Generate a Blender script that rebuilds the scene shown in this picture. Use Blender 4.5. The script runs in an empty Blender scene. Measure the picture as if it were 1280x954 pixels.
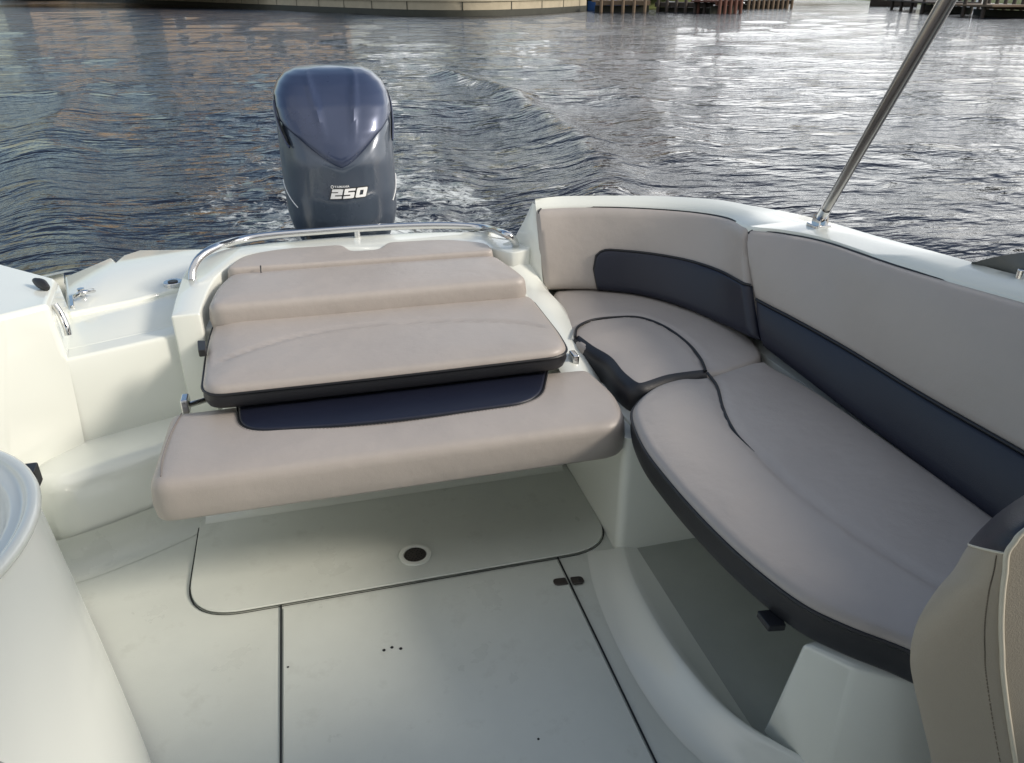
import bpy, bmesh, math, random
import numpy as np
from mathutils import Vector, Matrix
from mathutils.geometry import delaunay_2d_cdt
random.seed(7); RNG = np.random.default_rng(7)
C = bpy.context.scene.collection
R = math.radians

# ------------------------------------------------------------------ camera
F, CX, CY, H = 967., 640., 477., 1.55
VPX, HY = 353., -14.
PITCH = math.atan((CY-HY)/F)
YAW = math.atan((CX-VPX)*math.cos(PITCH)/F)
_cp, _sp = math.cos(PITCH), math.sin(PITCH)
_fw = (math.sin(YAW)*_cp, math.cos(YAW)*_cp, -_sp)
_rt = (math.cos(YAW), -math.sin(YAW), 0.)
_up = (math.sin(YAW)*_sp, math.cos(YAW)*_sp, _cp)
def _ray(x, y):
    a = (x-CX)/F; b = -(y-CY)/F
    return [_fw[i]+a*_rt[i]+b*_up[i] for i in range(3)]
def PZ(x, y, z):
    d = _ray(x, y); t = (z-H)/d[2]; return Vector((d[0]*t, d[1]*t, z))
def PY(x, y, Y):
    d = _ray(x, y); t = Y/d[1]; return Vector((d[0]*t, Y, H+d[2]*t))
def PX(x, y, X):
    d = _ray(x, y); t = X/d[0]; return Vector((X, d[1]*t, H+d[2]*t))
cam = bpy.data.objects.new('camera', bpy.data.cameras.new('camera')); C.objects.link(cam)
cam.location = (0, 0, H); cam.rotation_euler = (math.pi/2-PITCH, 0, -YAW)
cam.data.sensor_width = 36; cam.data.lens = F/1280*36; cam.data.clip_end = 5000; cam.data.clip_start = .02
bpy.context.scene.camera = cam

# ------------------------------------------------------------------ materials
def mat(name, col, rough=.5, metal=0., coat=0., spec=.5, bumps=(), var=0., varscale=3., rvar=0.):
    """bumps: list of (kind, scale, strength, distance)"""
    m = bpy.data.materials.new(name); m.use_nodes = True
    nt = m.node_tree; b = nt.nodes['Principled BSDF']; L = nt.links.new
    b.inputs['Base Color'].default_value = (*col, 1); b.inputs['Roughness'].default_value = rough
    b.inputs['Metallic'].default_value = metal; b.inputs['Coat Weight'].default_value = coat
    b.inputs['Coat Roughness'].default_value = .08
    b.inputs['Specular IOR Level'].default_value = spec
    tc = nt.nodes.new('ShaderNodeTexCoord')
    if var:
        n = nt.nodes.new('ShaderNodeTexNoise'); n.inputs['Scale'].default_value = varscale; n.inputs['Detail'].default_value = 6
        n.inputs['Roughness'].default_value = .62
        L(tc.outputs['Object'], n.inputs['Vector'])
        mx = nt.nodes.new('ShaderNodeMix'); mx.data_type = 'RGBA'
        mx.inputs['A'].default_value = (*[c*(1-var) for c in col], 1); mx.inputs['B'].default_value = (*[min(1, c*(1+var)) for c in col], 1)
        L(n.outputs['Fac'], mx.inputs['Factor']); L(mx.outputs['Result'], b.inputs['Base Color'])
        if rvar:
            mr = nt.nodes.new('ShaderNodeMapRange'); mr.inputs['To Min'].default_value = max(.02, rough-rvar); mr.inputs['To Max'].default_value = rough+rvar
            mr.inputs['From Min'].default_value = .3; mr.inputs['From Max'].default_value = .7
            L(n.outputs['Fac'], mr.inputs['Value']); L(mr.outputs['Result'], b.inputs['Roughness'])
    prev = None
    for kind, sc, st, dist in bumps:
        if kind == 'noise':
            t = nt.nodes.new('ShaderNodeTexNoise'); t.inputs['Detail'].default_value = 4; o = 'Fac'
        else:
            t = nt.nodes.new('ShaderNodeTexVoronoi'); o = 'Distance'
        t.inputs['Scale'].default_value = sc; L(tc.outputs['Object'], t.inputs['Vector'])
        bp = nt.nodes.new('ShaderNodeBump'); bp.inputs['Strength'].default_value = st; bp.inputs['Distance'].default_value = dist
        L(t.outputs[o], bp.inputs['Height'])
        if prev: L(prev.outputs['Normal'], bp.inputs['Normal'])
        prev = bp
    if prev: L(prev.outputs['Normal'], b.inputs['Normal'])
    return m
GEL = mat('gelcoat', (.76, .785, .73), .2, coat=.5, var=.03, varscale=.8)
RECESS_SHADE = mat('recess_shade', (.36, .385, .35), .6, var=.15, varscale=6)  # pale gelcoat greyed so the under-seat shade sits in the colour
FLOOR = mat('floor_gelcoat', (.61, .64, .59), .36, var=.11, varscale=4.5, rvar=.12, bumps=[('noise', 260, .12, .0015), ('noise', 4, .1, .01)])
_nt = FLOOR.node_tree; _b = _nt.nodes['Principled BSDF']; _src = _b.inputs['Base Color'].links[0].from_socket
_n = _nt.nodes.new('ShaderNodeTexNoise'); _n.inputs['Scale'].default_value = 9; _n.inputs['Detail'].default_value = 9; _n.inputs['Roughness'].default_value = .7
_tc = next(n for n in _nt.nodes if n.type == 'TEX_COORD'); _nt.links.new(_tc.outputs['Object'], _n.inputs['Vector'])
_r = _nt.nodes.new('ShaderNodeMapRange'); _r.inputs['From Min'].default_value = .56; _r.inputs['From Max'].default_value = .74; _r.inputs['To Max'].default_value = .30
_nt.links.new(_n.outputs['Fac'], _r.inputs['Value']); _m = _nt.nodes.new('ShaderNodeMix'); _m.data_type = 'RGBA'; _m.inputs['B'].default_value = (.30, .30, .26, 1)
_nt.links.new(_r.outputs['Result'], _m.inputs['Factor']); _nt.links.new(_src, _m.inputs['A']); _nt.links.new(_m.outputs['Result'], _b.inputs['Base Color'])
VINYL = mat('taupe_vinyl', (.405, .368, .338), .40, var=.09, varscale=5, rvar=.06, bumps=[('voronoi', 520, .22, .0012), ('noise', 8, .38, .012), ('noise', 26, .20, .004)])
BEIGE = mat('beige_vinyl', (.36, .318, .258), .45, var=.05, varscale=6, bumps=[('voronoi', 420, .25, .0012), ('noise', 7, .2, .008)])
NAVY = mat('navy_vinyl', (.010, .0125, .027), .42, var=.1, varscale=6, bumps=[('voronoi', 520, .22, .0012), ('noise', 9, .18, .006)])
BLACK = mat('black_vinyl', (.016, .017, .021), .42, var=.1, varscale=8, bumps=[('voronoi', 450, .3, .0012)])
PIPE = mat('dark_piping', (.008, .009, .012), .45, bumps=[('noise', 400, .2, .001)])
THREAD = mat('tan_thread', (.17, .145, .11), .6)
THREAD2 = mat('grey_thread', (.22, .20, .19), .6)
WPIPE = mat('pale_piping', (.62, .58, .48), .5)
STEEL = mat('stainless_steel', (.66, .66, .66), .12, metal=1., var=.05, varscale=20, rvar=.04)
POLE = mat('brushed_pole', (.42, .39, .35), .22, metal=1., var=.1, varscale=14, rvar=.06)
PLASTIC = mat('dark_plastic', (.02, .02, .021), .45, bumps=[('noise', 200, .2, .001)])
GREYP = mat('grey_trim', (.12, .125, .12), .45, var=.1, varscale=9, bumps=[('noise', 150, .2, .001)])
SEAM = mat('dark_sealant', (.012, .014, .016), .6)
LATCH = mat('brown_latch', (.045, .038, .034), .4, var=.3, varscale=40)
CANVAS = mat('navy_canvas', (.02, .028, .06), .8, bumps=[('noise', 300, .3, .001)])
COWL = mat('slate_cowl', (.060, .079, .112), .3, metal=.25, coat=.6, var=.08, varscale=5, rvar=.05)
CAP = mat('navy_cowl', (.042, .058, .112), .30, metal=.35, coat=.6, var=.08, varscale=5, rvar=.05)
WHITE = mat('white_decal', (.85, .86, .86), .4)

# ------------------------------------------------------------------ object helpers
def link(name, me, m=None, parent=None, smooth=True):
    o = bpy.data.objects.new(name, me); C.objects.link(o)
    if m is not None:
        for mm in (m if isinstance(m, (list, tuple)) else [m]): me.materials.append(mm)
    if parent is not None: o.parent = parent; o.matrix_parent_inverse = Matrix.Translation(-Vector(parent.location)) if parent.parent is None else (Matrix.Translation(-Vector(parent.parent.location)) if False else Matrix())
    if smooth:
        me.polygons.foreach_set('use_smooth', [True]*len(me.polygons))
    me.update(); return o
def mesh(name, vs, fs, m=None, parent=None, smooth=True, sharp=None):
    me = bpy.data.meshes.new(name); me.from_pydata([tuple(v) for v in vs], [], fs); me.validate()
    bm = bmesh.new(); bm.from_mesh(me); bmesh.ops.recalc_face_normals(bm, faces=bm.faces); bm.to_mesh(me); bm.free()
    o = link(name, me, m, parent, smooth)
    if sharp is not None: me.set_sharp_from_angle(angle=R(sharp))
    return o
def bevel(o, w, seg=3, ang=25):
    b = o.modifiers.new('bevel', 'BEVEL'); b.width = w; b.segments = seg; b.limit_method = 'ANGLE'; b.angle_limit = R(ang); b.use_clamp_overlap = True
    try: b.harden_normals = True
    except Exception: pass
    return o
def tag(o, label=None, cat=None, group=None, kind=None):
    for k, v in (('label', label), ('category', cat), ('group', group), ('kind', kind)):
        if v: o[k] = v
    return o
def thing(name, label, cat, loc=(0, 0, 0), group=None):
    o = bpy.data.objects.new(name, None); C.objects.link(o); o.location = loc; o.empty_display_size = .1
    return tag(o, label, cat, group)
def smooth_path(pts, n=8, closed=False):
    P = [np.array(p, float) for p in pts]; N = len(P); out = []
    for i in range(N if closed else N-1):
        if closed: p0, p1, p2, p3 = P[i-1], P[i], P[(i+1) % N], P[(i+2) % N]
        else: p0, p1, p2, p3 = P[max(i-1, 0)], P[i], P[i+1], P[min(i+2, N-1)]
        for k in range(n):
            t = k/n
            out.append(.5*((2*p1)+(-p0+p2)*t+(2*p0-5*p1+4*p2-p3)*t*t+(-p0+3*p1-3*p2+p3)*t**3))
    if not closed: out.append(P[-1])
    return np.array(out)
def round_poly(pts, n=7):
    """pts: (x, y, r) closed; corners rounded"""
    N = len(pts); out = []
    for i in range(N):
        p = np.array(pts[i][:2], float); r = pts[i][2]
        a = np.array(pts[i-1][:2], float)-p; b = np.array(pts[(i+1) % N][:2], float)-p
        la, lb = np.linalg.norm(a), np.linalg.norm(b); r2 = min(r, la*.48, lb*.48)
        if r2 < 1e-4: out.append(p); continue
        A, B = p+a/la*r2, p+b/lb*r2
        for k in range(n+1):
            t = k/n; out.append((1-t)**2*A+2*t*(1-t)*p+t*t*B)
    return np.array(out)
def resample(poly, d, closed=True):
    P = np.asarray(poly, float)
    if closed: P = np.vstack([P, P[:1]])
    L = np.concatenate([[0], np.cumsum(np.linalg.norm(np.diff(P, axis=0), axis=1))])
    n = max(8, int(round(L[-1]/d))); s = np.linspace(0, L[-1], n+1)
    if closed: s = s[:-1]
    return np.stack([np.interp(s, L, P[:, k]) for k in range(P.shape[1])], 1)
def ccw(P):
    a = np.sum(P[:, 0]*np.roll(P[:, 1], -1)-np.roll(P[:, 0], -1)*P[:, 1]); return P if a > 0 else P[::-1]
def normals2(P):
    t = np.roll(P, -1, 0)-np.roll(P, 1, 0); t /= np.linalg.norm(t, axis=1)[:, None]+1e-9
    return np.stack([t[:, 1], -t[:, 0]], 1)      # outward of a ccw loop
def dist_poly(Q, P, closed=True):
    A = P if closed else P[:-1]; B = np.roll(P, -1, 0) if closed else P[1:]
    d = np.full(len(Q), 1e9)
    for a, b in zip(A, B):
        ab = b-a; t = np.clip(((Q-a)@ab)/(ab@ab+1e-12), 0, 1)
        d = np.minimum(d, np.linalg.norm(Q-(a+t[:, None]*ab), axis=1))
    return d
def inside(Q, P):
    x, y = Q[:, 0], Q[:, 1]; c = np.zeros(len(Q), bool); j = len(P)-1
    for i in range(len(P)):
        xi, yi = P[i]; xj, yj = P[j]
        k = ((yi > y) != (yj > y)) & (x < (xj-xi)*(y-yi)/(yj-yi+1e-12)+xi); c ^= k; j = i
    return c
def tube(name, pts, r, m, parent=None, n=10, smooth=True, sub=6, closed=False, add=None):
    P = smooth_path(pts, sub, closed) if smooth else np.array(pts, float)
    N = len(P); vs, fs = [], []
    up = None
    for i in range(N):
        if closed: t = P[(i+1) % N]-P[i-1]
        else: t = P[min(i+1, N-1)]-P[max(i-1, 0)]
        t = Vector(t).normalized()
        if up is None: up = Vector((0, 0, 1)) if abs(t.z) < .9 else Vector((1, 0, 0))
        s = t.cross(up).normalized(); up = s.cross(t).normalized()
        rr = r(i/(N-1)) if callable(r) else r
        for k in range(n):
            a = 2*math.pi*k/n; vs.append(Vector(P[i])+s*math.cos(a)*rr+up*math.sin(a)*rr)
    M = N if closed else N-1
    for i in range(M):
        for k in range(n):
            j = (i+1) % N; fs.append((i*n+k, i*n+(k+1) % n, j*n+(k+1) % n, j*n+k))
    if not closed: fs += [tuple(range(n))[::-1], tuple((N-1)*n+k for k in range(n))]
    if add is not None:
        b0 = len(add[0]); add[0].extend(vs); add[1].extend([tuple(b0+q for q in f) for f in fs]); return
    return mesh(name, vs, fs, m, parent, sharp=50)
def noise2(x, y, s, seed=0):
    r = np.random.default_rng(seed); out = 0
    for k in range(6):
        a = r.uniform(0, 6.28); f = s*r.uniform(.6, 1.7); out = out+np.sin((x*math.cos(a)+y*math.sin(a))*f+r.uniform(0, 6.28))
    return out/6
def cushion(outline, z0, z1, r=.02, crown=.012, m=VINYL, parent=None, name='cushion', band=None, band_h=None, seams=(), wr=.002, tilt=None, pip=True, rb=.008, cw=.05, seed=1):
    """padded cushion from a plan outline. band: material of the lower side band (its own part). seams: (polyline, depth, width)"""
    P = resample(ccw(np.asarray(outline, float)[:, :2]), .016); n2 = normals2(P); N = len(P)
    zf = (lambda x, y: np.zeros_like(x)) if tilt is None else tilt
    def row(inset, z): 
        q = P-n2*inset; return np.column_stack([q, z+zf(q[:, 0], q[:, 1])])
    zsplit = z1-r if band is None else z1-r-(0.0 if band_h is None else 0)
    rows = []
    if band is None:
        rows += [row(rb+.01, z0), row(rb*.3, z0+rb*.3), row(0, z0+rb)]
        rows += [row(-.004, (z0+z1-r)/2)]
    rows += [row(0, zsplit)]
    for k in range(1, 6):
        a = k/5*math.pi/2; rows.append(row(r*(1-math.cos(a)), z1-r+r*math.sin(a)))
    ring = rows[-1][:, :2]
    g = .015
    xs = np.arange(ring[:, 0].min(), ring[:, 0].max(), g); ys = np.arange(ring[:, 1].min(), ring[:, 1].max(), g)
    Q = np.stack(np.meshgrid(xs, ys), -1).reshape(-1, 2)
    Q = Q[inside(Q, ring)]; Q = Q[dist_poly(Q, ring) > g*.55]
    vs = np.vstack(rows); fs = []
    for i in range(len(rows)-1):
        for k in range(N):
            fs.append((i*N+k, i*N+(k+1) % N, (i+1)*N+(k+1) % N, (i+1)*N+k))
    base = (len(rows)-1)*N
    co, ed, ff, ov, oe, of = delaunay_2d_cdt([Vector(p) for p in ring]+[Vector(p) for p in Q], [(k, (k+1) % N) for k in range(N)], [list(range(N))], 1, 1e-6)
    co = np.array([tuple(c) for c in co]); idx = {}; extra = []
    d = dist_poly(co, ring)
    z = z1+zf(co[:, 0], co[:, 1])+crown*(1-np.exp(-d/cw))+wr*noise2(co[:, 0], co[:, 1], 14, seed)*np.clip(d/.05, 0, 1)
    for pl, dep, w in seams:
        ds = dist_poly(co, np.asarray(pl, float)[:, :2], closed=False); z -= dep*np.exp(-(ds/w)**2)*np.clip(d/.03, .3, 1)
    nb = len(vs)
    for i, c in enumerate(co):
        if ov[i] and ov[i][0] < N: idx[i] = base+ov[i][0]
        else: idx[i] = nb+len(extra); extra.append((c[0], c[1], z[i]))
    vs = np.vstack([vs, np.array(extra)]) if extra else vs
    for f in ff: fs.append(tuple(idx[i] for i in f))
    if band is None: fs.append(tuple(range(N))[::-1])
    o = mesh(name, vs, fs, m, parent, sharp=60)
    if band is not None:
        rws = [row(rb+.012, z0), row(rb*.3+.002, z0+rb*.3), row(.002, z0+rb), row(-.003, (z0+zsplit)/2), row(.001, zsplit+.001), row(.012, zsplit+.004)]
        v2 = np.vstack(rws); f2 = [(i*N+k, i*N+(k+1) % N, (i+1)*N+(k+1) % N, (i+1)*N+k) for i in range(len(rws)-1) for k in range(N)]
        f2.append(tuple(range(N))[::-1])
        mesh('side_band', v2, f2, band, parent, sharp=60)
    if pip:
        q = row(-.002, zsplit+.002)
        tube('piping', q, .0042, PIPE, parent, n=6, smooth=False, closed=True)
    return o
def prism(outline, z0, z1, m, parent, name, bev=.012, seg=3, taper=0., zf=None):
    P = ccw(np.asarray(outline, float)[:, :2]); N = len(P); n2 = normals2(P)
    z1 = np.full(N, z1) if zf is None else np.array([zf(*p) for p in P])
    vs = [(p[0]+q[0]*taper, p[1]+q[1]*taper, z0) for p, q in zip(P, n2)]+[(p[0], p[1], z) for p, z in zip(P, z1)]
    fs = [(k, (k+1) % N, N+(k+1) % N, N+k) for k in range(N)]+[tuple(range(N))[::-1], tuple(N+k for k in range(N))]
    o = mesh(name, vs, fs, m, parent, sharp=40)
    if bev: bevel(o, bev, seg, 40)
    return o
def join(objs, name):
    """several closed shells of one moulding baked into ONE mesh object (modifiers applied)"""
    dg = bpy.context.evaluated_depsgraph_get(); vs, fs, sm = [], [], []
    bm = bmesh.new()
    for o in objs:
        me = bpy.data.meshes.new_from_object(o.evaluated_get(dg)); bm.from_mesh(me); bpy.data.meshes.remove(me)
    me = bpy.data.meshes.new(name); bm.to_mesh(me); bm.free()
    m = objs[0].data.materials[0]; par = objs[0].parent
    for o in objs: bpy.data.objects.remove(o)
    o = link(name, me, m, par); me.set_sharp_from_angle(angle=R(42)); return o
def box(c, s, m=None, parent=None, name='box', bev=0.):
    x, y, z = c; a, b, h = s[0]/2, s[1]/2, s[2]/2
    return prism([(x-a, y-b), (x+a, y-b), (x+a, y+b), (x-a, y+b)], z-h, z+h, m, parent, name, bev)
def xy(p): return (p[0], p[1])
def rp(*a): return round_poly(a)

# ================================================================== THE BOAT
boat = thing('boat', 'white fibreglass motorboat cockpit and stern seen from inside', 'boat')
# ---- hull shell (outside skin, mostly out of view)
G_out = [(668, 250, .83), (700, 246.5, .832), (760, 246, .835), (830, 247, .84), (900, 252, .85), (950, 261, .855), (1000, 270, .86), (1050, 283, .872), (1100, 299, .885), (1150, 313, .90), (1215, 330, .92), (1280, 347, .93)]
G_in = [(671, 261, .81), (710, 259, .812), (760, 259, .815), (820, 261, .82), (870, 265, .828), (905, 272, .834), (931, 285.5, .839), (975, 291, .852), (1025, 301, .865), (1120, 333, .887), (1280, 378, .918)]
def resample3(A, n):
    L_ = np.linspace(0, len(A)-1, n); return np.stack([np.interp(L_, np.arange(len(A)), A[:, k]) for k in range(3)], 1)
go = smooth_path([PZ(*p) for p in G_out], 6); gi = smooth_path([PZ(*p) for p in G_in], 6)
_t = np.gradient(gi, axis=0); _n = np.stack([_t[:, 1], -_t[:, 0], 0*_t[:, 0]], 1); _n /= np.linalg.norm(_n, axis=1)[:, None]
if _n[len(_n)//2][0] < 0: _n = -_n
gi = gi+_n*.022+np.array([0, 0, .001]); gi = resample3(gi, len(go))
def ext(A, d): return np.vstack([A, [A[-1]+np.array(d)*t for t in (.3, .8, 1.4, 2.0, 2.7)]])
go = ext(go, (-.02, -1, .05)); gi = ext(gi, (-.02, -1, .05))
go[-5:, 0] = np.linspace(go[-6, 0], 1.55, 6)[1:]; gi[-5:, 0] = np.linspace(gi[-6, 0], 1.42, 6)[1:]
N = len(go); vs, fs = [], []
for a, b in zip(go, gi):
    out = (a-b); out[2] = 0; out /= np.linalg.norm(out)
    mid = (a+b)/2+np.array([0, 0, .012])
    vs += [b-out*.012+np.array([0, 0, -.06]), b-out*.006+np.array([0, 0, -.006]), b+np.array([0, 0, .004]), mid, a-out*.02+np.array([0, 0, .008]), a+np.array([0, 0, -.008]), a+out*.004+np.array([0, 0, -.05]), a-out*.01+np.array([0, 0, -.3]), a-out*.10+np.array([0, 0, -.95]), a-out*.4+np.array([0, 0, -1.4])]
K = 10
for i in range(N-1):
    for k in range(K-1): fs.append((i*K+k, (i+1)*K+k, (i+1)*K+k+1, i*K+k+1))
fs.append(tuple(range(K)))
gun = mesh('gunwale', vs, fs, GEL, boat, sharp=50)
# starboard hull side, bow end and bottom
hs = [(-1.00, 3.40, .52), (-1.09, 2.95, .62), (-1.2, 2.4, .70), (-1.26, 1.5, .75), (-1.28, .3, .82), (-1.26, -1.4, .9)]
vs, fs = [], []
for (x, y, z) in hs: vs += [(x+.05, y, z), (x, y, z), (x-.01, y, z-.05), (x+.06, y, -.2), (x+.35, y, -.7)]
for i in range(len(hs)-1):
    for k in range(4): fs.append((i*5+k, (i+1)*5+k, (i+1)*5+k+1, i*5+k+1))
mesh('hull_side', vs, fs, GEL, boat, sharp=40)
mesh('hull_side', [(-1.0, 3.4, .5), (-.28, 3.42, .5), (-.28, 3.42, -.7), (-1.0, 3.4, -.7), (.62, 3.2, -.7), (.62, 3.2, .18), (-.28, 3.2, .18), (-.28, 3.2, -.7), (.62, 3.4, -.7), (1.3, 3.1, -.7), (1.3, 3.1, .4), (.62, 3.4, .4)],
     [(0, 1, 2, 3), (4, 5, 6, 7), (8, 9, 10, 11)], GEL, boat, smooth=False)
# ---- cockpit floor
fl = mesh('cockpit_floor', [(-1.25, -1.5, 0), (1.5, -1.5, 0), (1.5, 2.6, 0), (-1.25, 2.6, 0)], [(0, 1, 2, 3)], FLOOR, boat)
# raised drain panel at the foot of the transom
pan = [(-.458, 2.30, .02), (-.458, 1.767, .16), (.797, 1.762, .15), (.797, 2.30, .02)]
pp = round_poly([(p[0], p[1], p[2]) for p in pan], 12)
pan_o = prism(pp, 0.0025, .011, FLOOR, boat, 'drain_panel', .0045, 3)
_ps = resample(round_poly([(-.4605, 2.30, .02), (-.4605, 1.7645, .16), (.7995, 1.7595, .15), (.7995, 2.30, .02)], 12), .015)
tube('panel_seam', [(p[0], p[1], .0022) for p in _ps], lambda u: .0010+.0018*float(np.clip((_ps[int(round(u*(len(_ps)-1)))][1]-1.79)/.08, 0, 1)), SEAM, boat, n=6, smooth=False, closed=True)
# floor hatch
hat = [(-.199, 1.752, .004), (.606, 1.752, .004), (.600, -.6, .004), (-.199, -.6, .004)]
ht = prism(round_poly(hat), .0, .0055, FLOOR, boat, 'floor_hatch', .003, 2)
for x in (-.2035, ):
    pass
def strip(name, a, b, w, z, m, parent):
    a, b = Vector(a), Vector(b); n = Vector((-(b-a).y, (b-a).x)).normalized()*w/2
    return mesh(name, [(*(a+n), z), (*(a-n), z), (*(b-n), z), (*(b+n), z)], [(0, 1, 2, 3)], m, parent)
strip('hatch_seam', (-.2045, 1.770), (-.2045, -.6), .0052, .0035, SEAM, boat)
strip('hatch_seam', (.611, 1.768), (.605, -.6), .0052, .0035, SEAM, boat)
# hatch latch (two-leaf brown latch across the seam)
lv = thing('x', None, None) if False else None
la = prism(rp((.563, 1.641, .02), (.563, 1.669, .02), (.603, 1.665, .004), (.603, 1.637, .004)), .005, .011, LATCH, boat, 'hatch_latch', .003, 2)
prism(rp((.616, 1.634, .004), (.616, 1.663, .004), (.652, 1.659, .02), (.652, 1.631, .02)), .003, .011, LATCH, la, 'latch_keeper', .003, 2)
prism([(.640+.006*math.cos(a), 1.645+.006*math.sin(a)) for a in np.linspace(0, 6.28, 13)[:-1]], .010, .0125, PLASTIC, la, 'latch_screw', .001, 1)
# three plugged holes and specks in the hatch
def disc(c, r, z0, z1, m, parent, name, bev=.0008, n=20):
    return prism([(c[0]+r*math.cos(a), c[1]+r*math.sin(a)) for a in np.linspace(0, 2*math.pi, n+1)[:-1]], z0, z1, m, parent, name, bev, 2)
for px, py in ((480, 813), (490, 809.5), (501, 811)):
    disc(PZ(px, py, .0055), .0042, .0055, .0066, SEAM, ht, 'screw_hole', 0)
for px, py in ((360, 834), (673, 924)):
    disc(PZ(px, py, .0055), .003, .0055, .0063, SEAM, ht, 'screw_hole', 0)
# drain: ring + perforated grate
dc = PZ(519, 694, .011)
vs, fs = [], []; n = 36
for r, z in ((.050, .011), (.049, .0155), (.042, .017), (.036, .0155), (.034, .008)):
    for k in range(n): a = 2*math.pi*k/n; vs.append((dc.x+r*math.cos(a), dc.y+r*math.sin(a), z))
for i in range(4):
    for k in range(n): fs.append((i*n+k, i*n+(k+1) % n, (i+1)*n+(k+1) % n, (i+1)*n+k))
dr = mesh('floor_drain', vs, fs, GEL, boat, sharp=50)
gr = disc(dc, .0335, .0105, .0135, LATCH, dr, 'drain_grate', .001, 28)
for k in range(4):
    rr = .008*k+.004
    for j in range(max(1, k*6)):
        a = 2*math.pi*j/max(1, k*6); disc((dc.x+rr*math.cos(a), dc.y+rr*math.sin(a)), .0024, .0136, .0140, SEAM, gr, 'grate_hole', 0, 8) if k < 4 else None
# ---- moulded transom, walkway, coaming, bulwark, seat base  (one moulding each)
parts = []
def pz(name, outline, z0, z1, bev=.014, **k):
    o = prism(outline, z0, z1, GEL, boat, name, bev, 4, **k); parts.append(o); return o
# transom block left of the sun pad (front face at y=2.36) with its low ledge
pz('tw', rp((-.81, 2.366, .0), (-.455, 2.506, .0), (-.30, 2.54, .0), (-.30, 2.95, .0), (-.81, 2.95, .0)), -.02, .552, .014, taper=.0)
pz('ledge', [(-.90, 2.20), xy(PZ(70, 606, .262)), xy(PZ(200, 562, .262)), (-.40, 2.385), (-.25, 2.385), (-.25, 2.70), (-.90, 2.70)], -.02, .268, .045, taper=.06)
# sun pad base
pz('base', rp((-.335, 2.275, .02), (.74, 2.275, .02), (.74, 2.98, .1), (-.33, 2.98, .1)), -.02, .555, .01)
transom = join(parts, 'transom'); parts = []
# cove between drain panel and transom
vs, fs = [], []
xs = np.linspace(-.44, .775, 30)
for x in xs:
    for k in range(8):
        a = k/7*math.pi/2; vs.append((x, 2.285-.085*(1-math.sin(a))-.0, .0115+.085*(1-math.cos(a))))
for i in range(len(xs)-1):
    for k in range(7): fs.append((i*8+k, (i+1)*8+k, (i+1)*8+k+1, i*8+k+1))
mesh('transom_cove', vs, fs, GEL, boat)
_cp = smooth_path([(-.92, 2.17), xy(PZ(70, 606, .262)), xy(PZ(200, 562, .262)), (-.44, 2.385), (-.30, 2.39)], 8)
_ct = np.gradient(_cp, axis=0); _ct /= np.linalg.norm(_ct, axis=1)[:, None]; _cn = np.stack([_ct[:, 1], -_ct[:, 0]], 1)
_rows = [[(p[0]+q[0]*(.045+.09*(1-math.sin(a))), p[1]+q[1]*(.045+.09*(1-math.sin(a))), .0012+.10*(1-math.cos(a))) for a in np.linspace(0, math.pi/2, 9)] for p, q in zip(_cp, _cn)]
mesh('ledge_cove', [p for r in _rows for p in r], [(i*9+k, (i+1)*9+k, (i+1)*9+k+1, i*9+k+1) for i in range(len(_rows)-1) for k in range(8)], FLOOR, boat)
# coaming round the sun pad (U shape)
outer = smooth_path([(-.462, 2.475), (-.463, 2.65), (-.458, 2.84), (-.43, 2.96), (-.36, 3.06), (-.27, 3.115), (-.05, 3.14), (.17, 3.145), (.40, 3.13), (.58, 3.09), (.69, 3.03), (.76, 2.95), (.80, 2.86), (.835, 2.83)], 4)
inner = smooth_path([(.80, 2.765), (.735, 2.755), (.705, 2.79), (.64, 2.88), (.56, 2.93), (.30, 2.955), (.27, 2.92), (.11, 2.92), (.08, 2.955), (-.05, 2.965), (-.19, 2.955), (-.28, 2.92), (-.335, 2.82), (-.36, 2.70), (-.372, 2.55), (-.375, 2.475)], 3)
U = np.vstack([outer, inner])
pz('fill', [(.72, 2.62), (.87, 2.62), (.87, 2.92), (.72, 2.92)], .2, .49, .02)
pz('coaming', U, -.02, .64, .016, zf=lambda x, y: .622+.03*np.clip((y-2.4)/.6, 0, 1)+.02*np.clip((x-.6)/.2, 0, 1))
coam = join(parts, 'coaming'); parts = []
# walkway beside the pad and stern platform
pz('walk', [(-.86, 2.46), (-.76, 2.46), (-.5, 2.56), (-.455, 2.6), (-.455, 3.05), (-.86, 3.05)], .2, .554, .014)
plat = [xy(PZ(*p)) for p in ((84, 392, .572), (80, 346, .572), (139, 321, .572), (145, 326, .572), (153, 319, .572), (175, 312, .572), (250, 311, .572), (308, 308, .572))]
plat += [(-.27, 3.02), (-.45, 2.95), xy(PZ(200, 366, .572)), xy(PZ(165, 375, .572)), xy(PZ(120, 384, .572))]
pz('plat', plat, .30, .572, .012)
walk = join(parts, 'stern_platform'); parts = []
# motor well block under the engine
box((.17, 3.24, -.12), (.86, .12, .62), GEL, boat, 'motor_well', .01)
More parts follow.
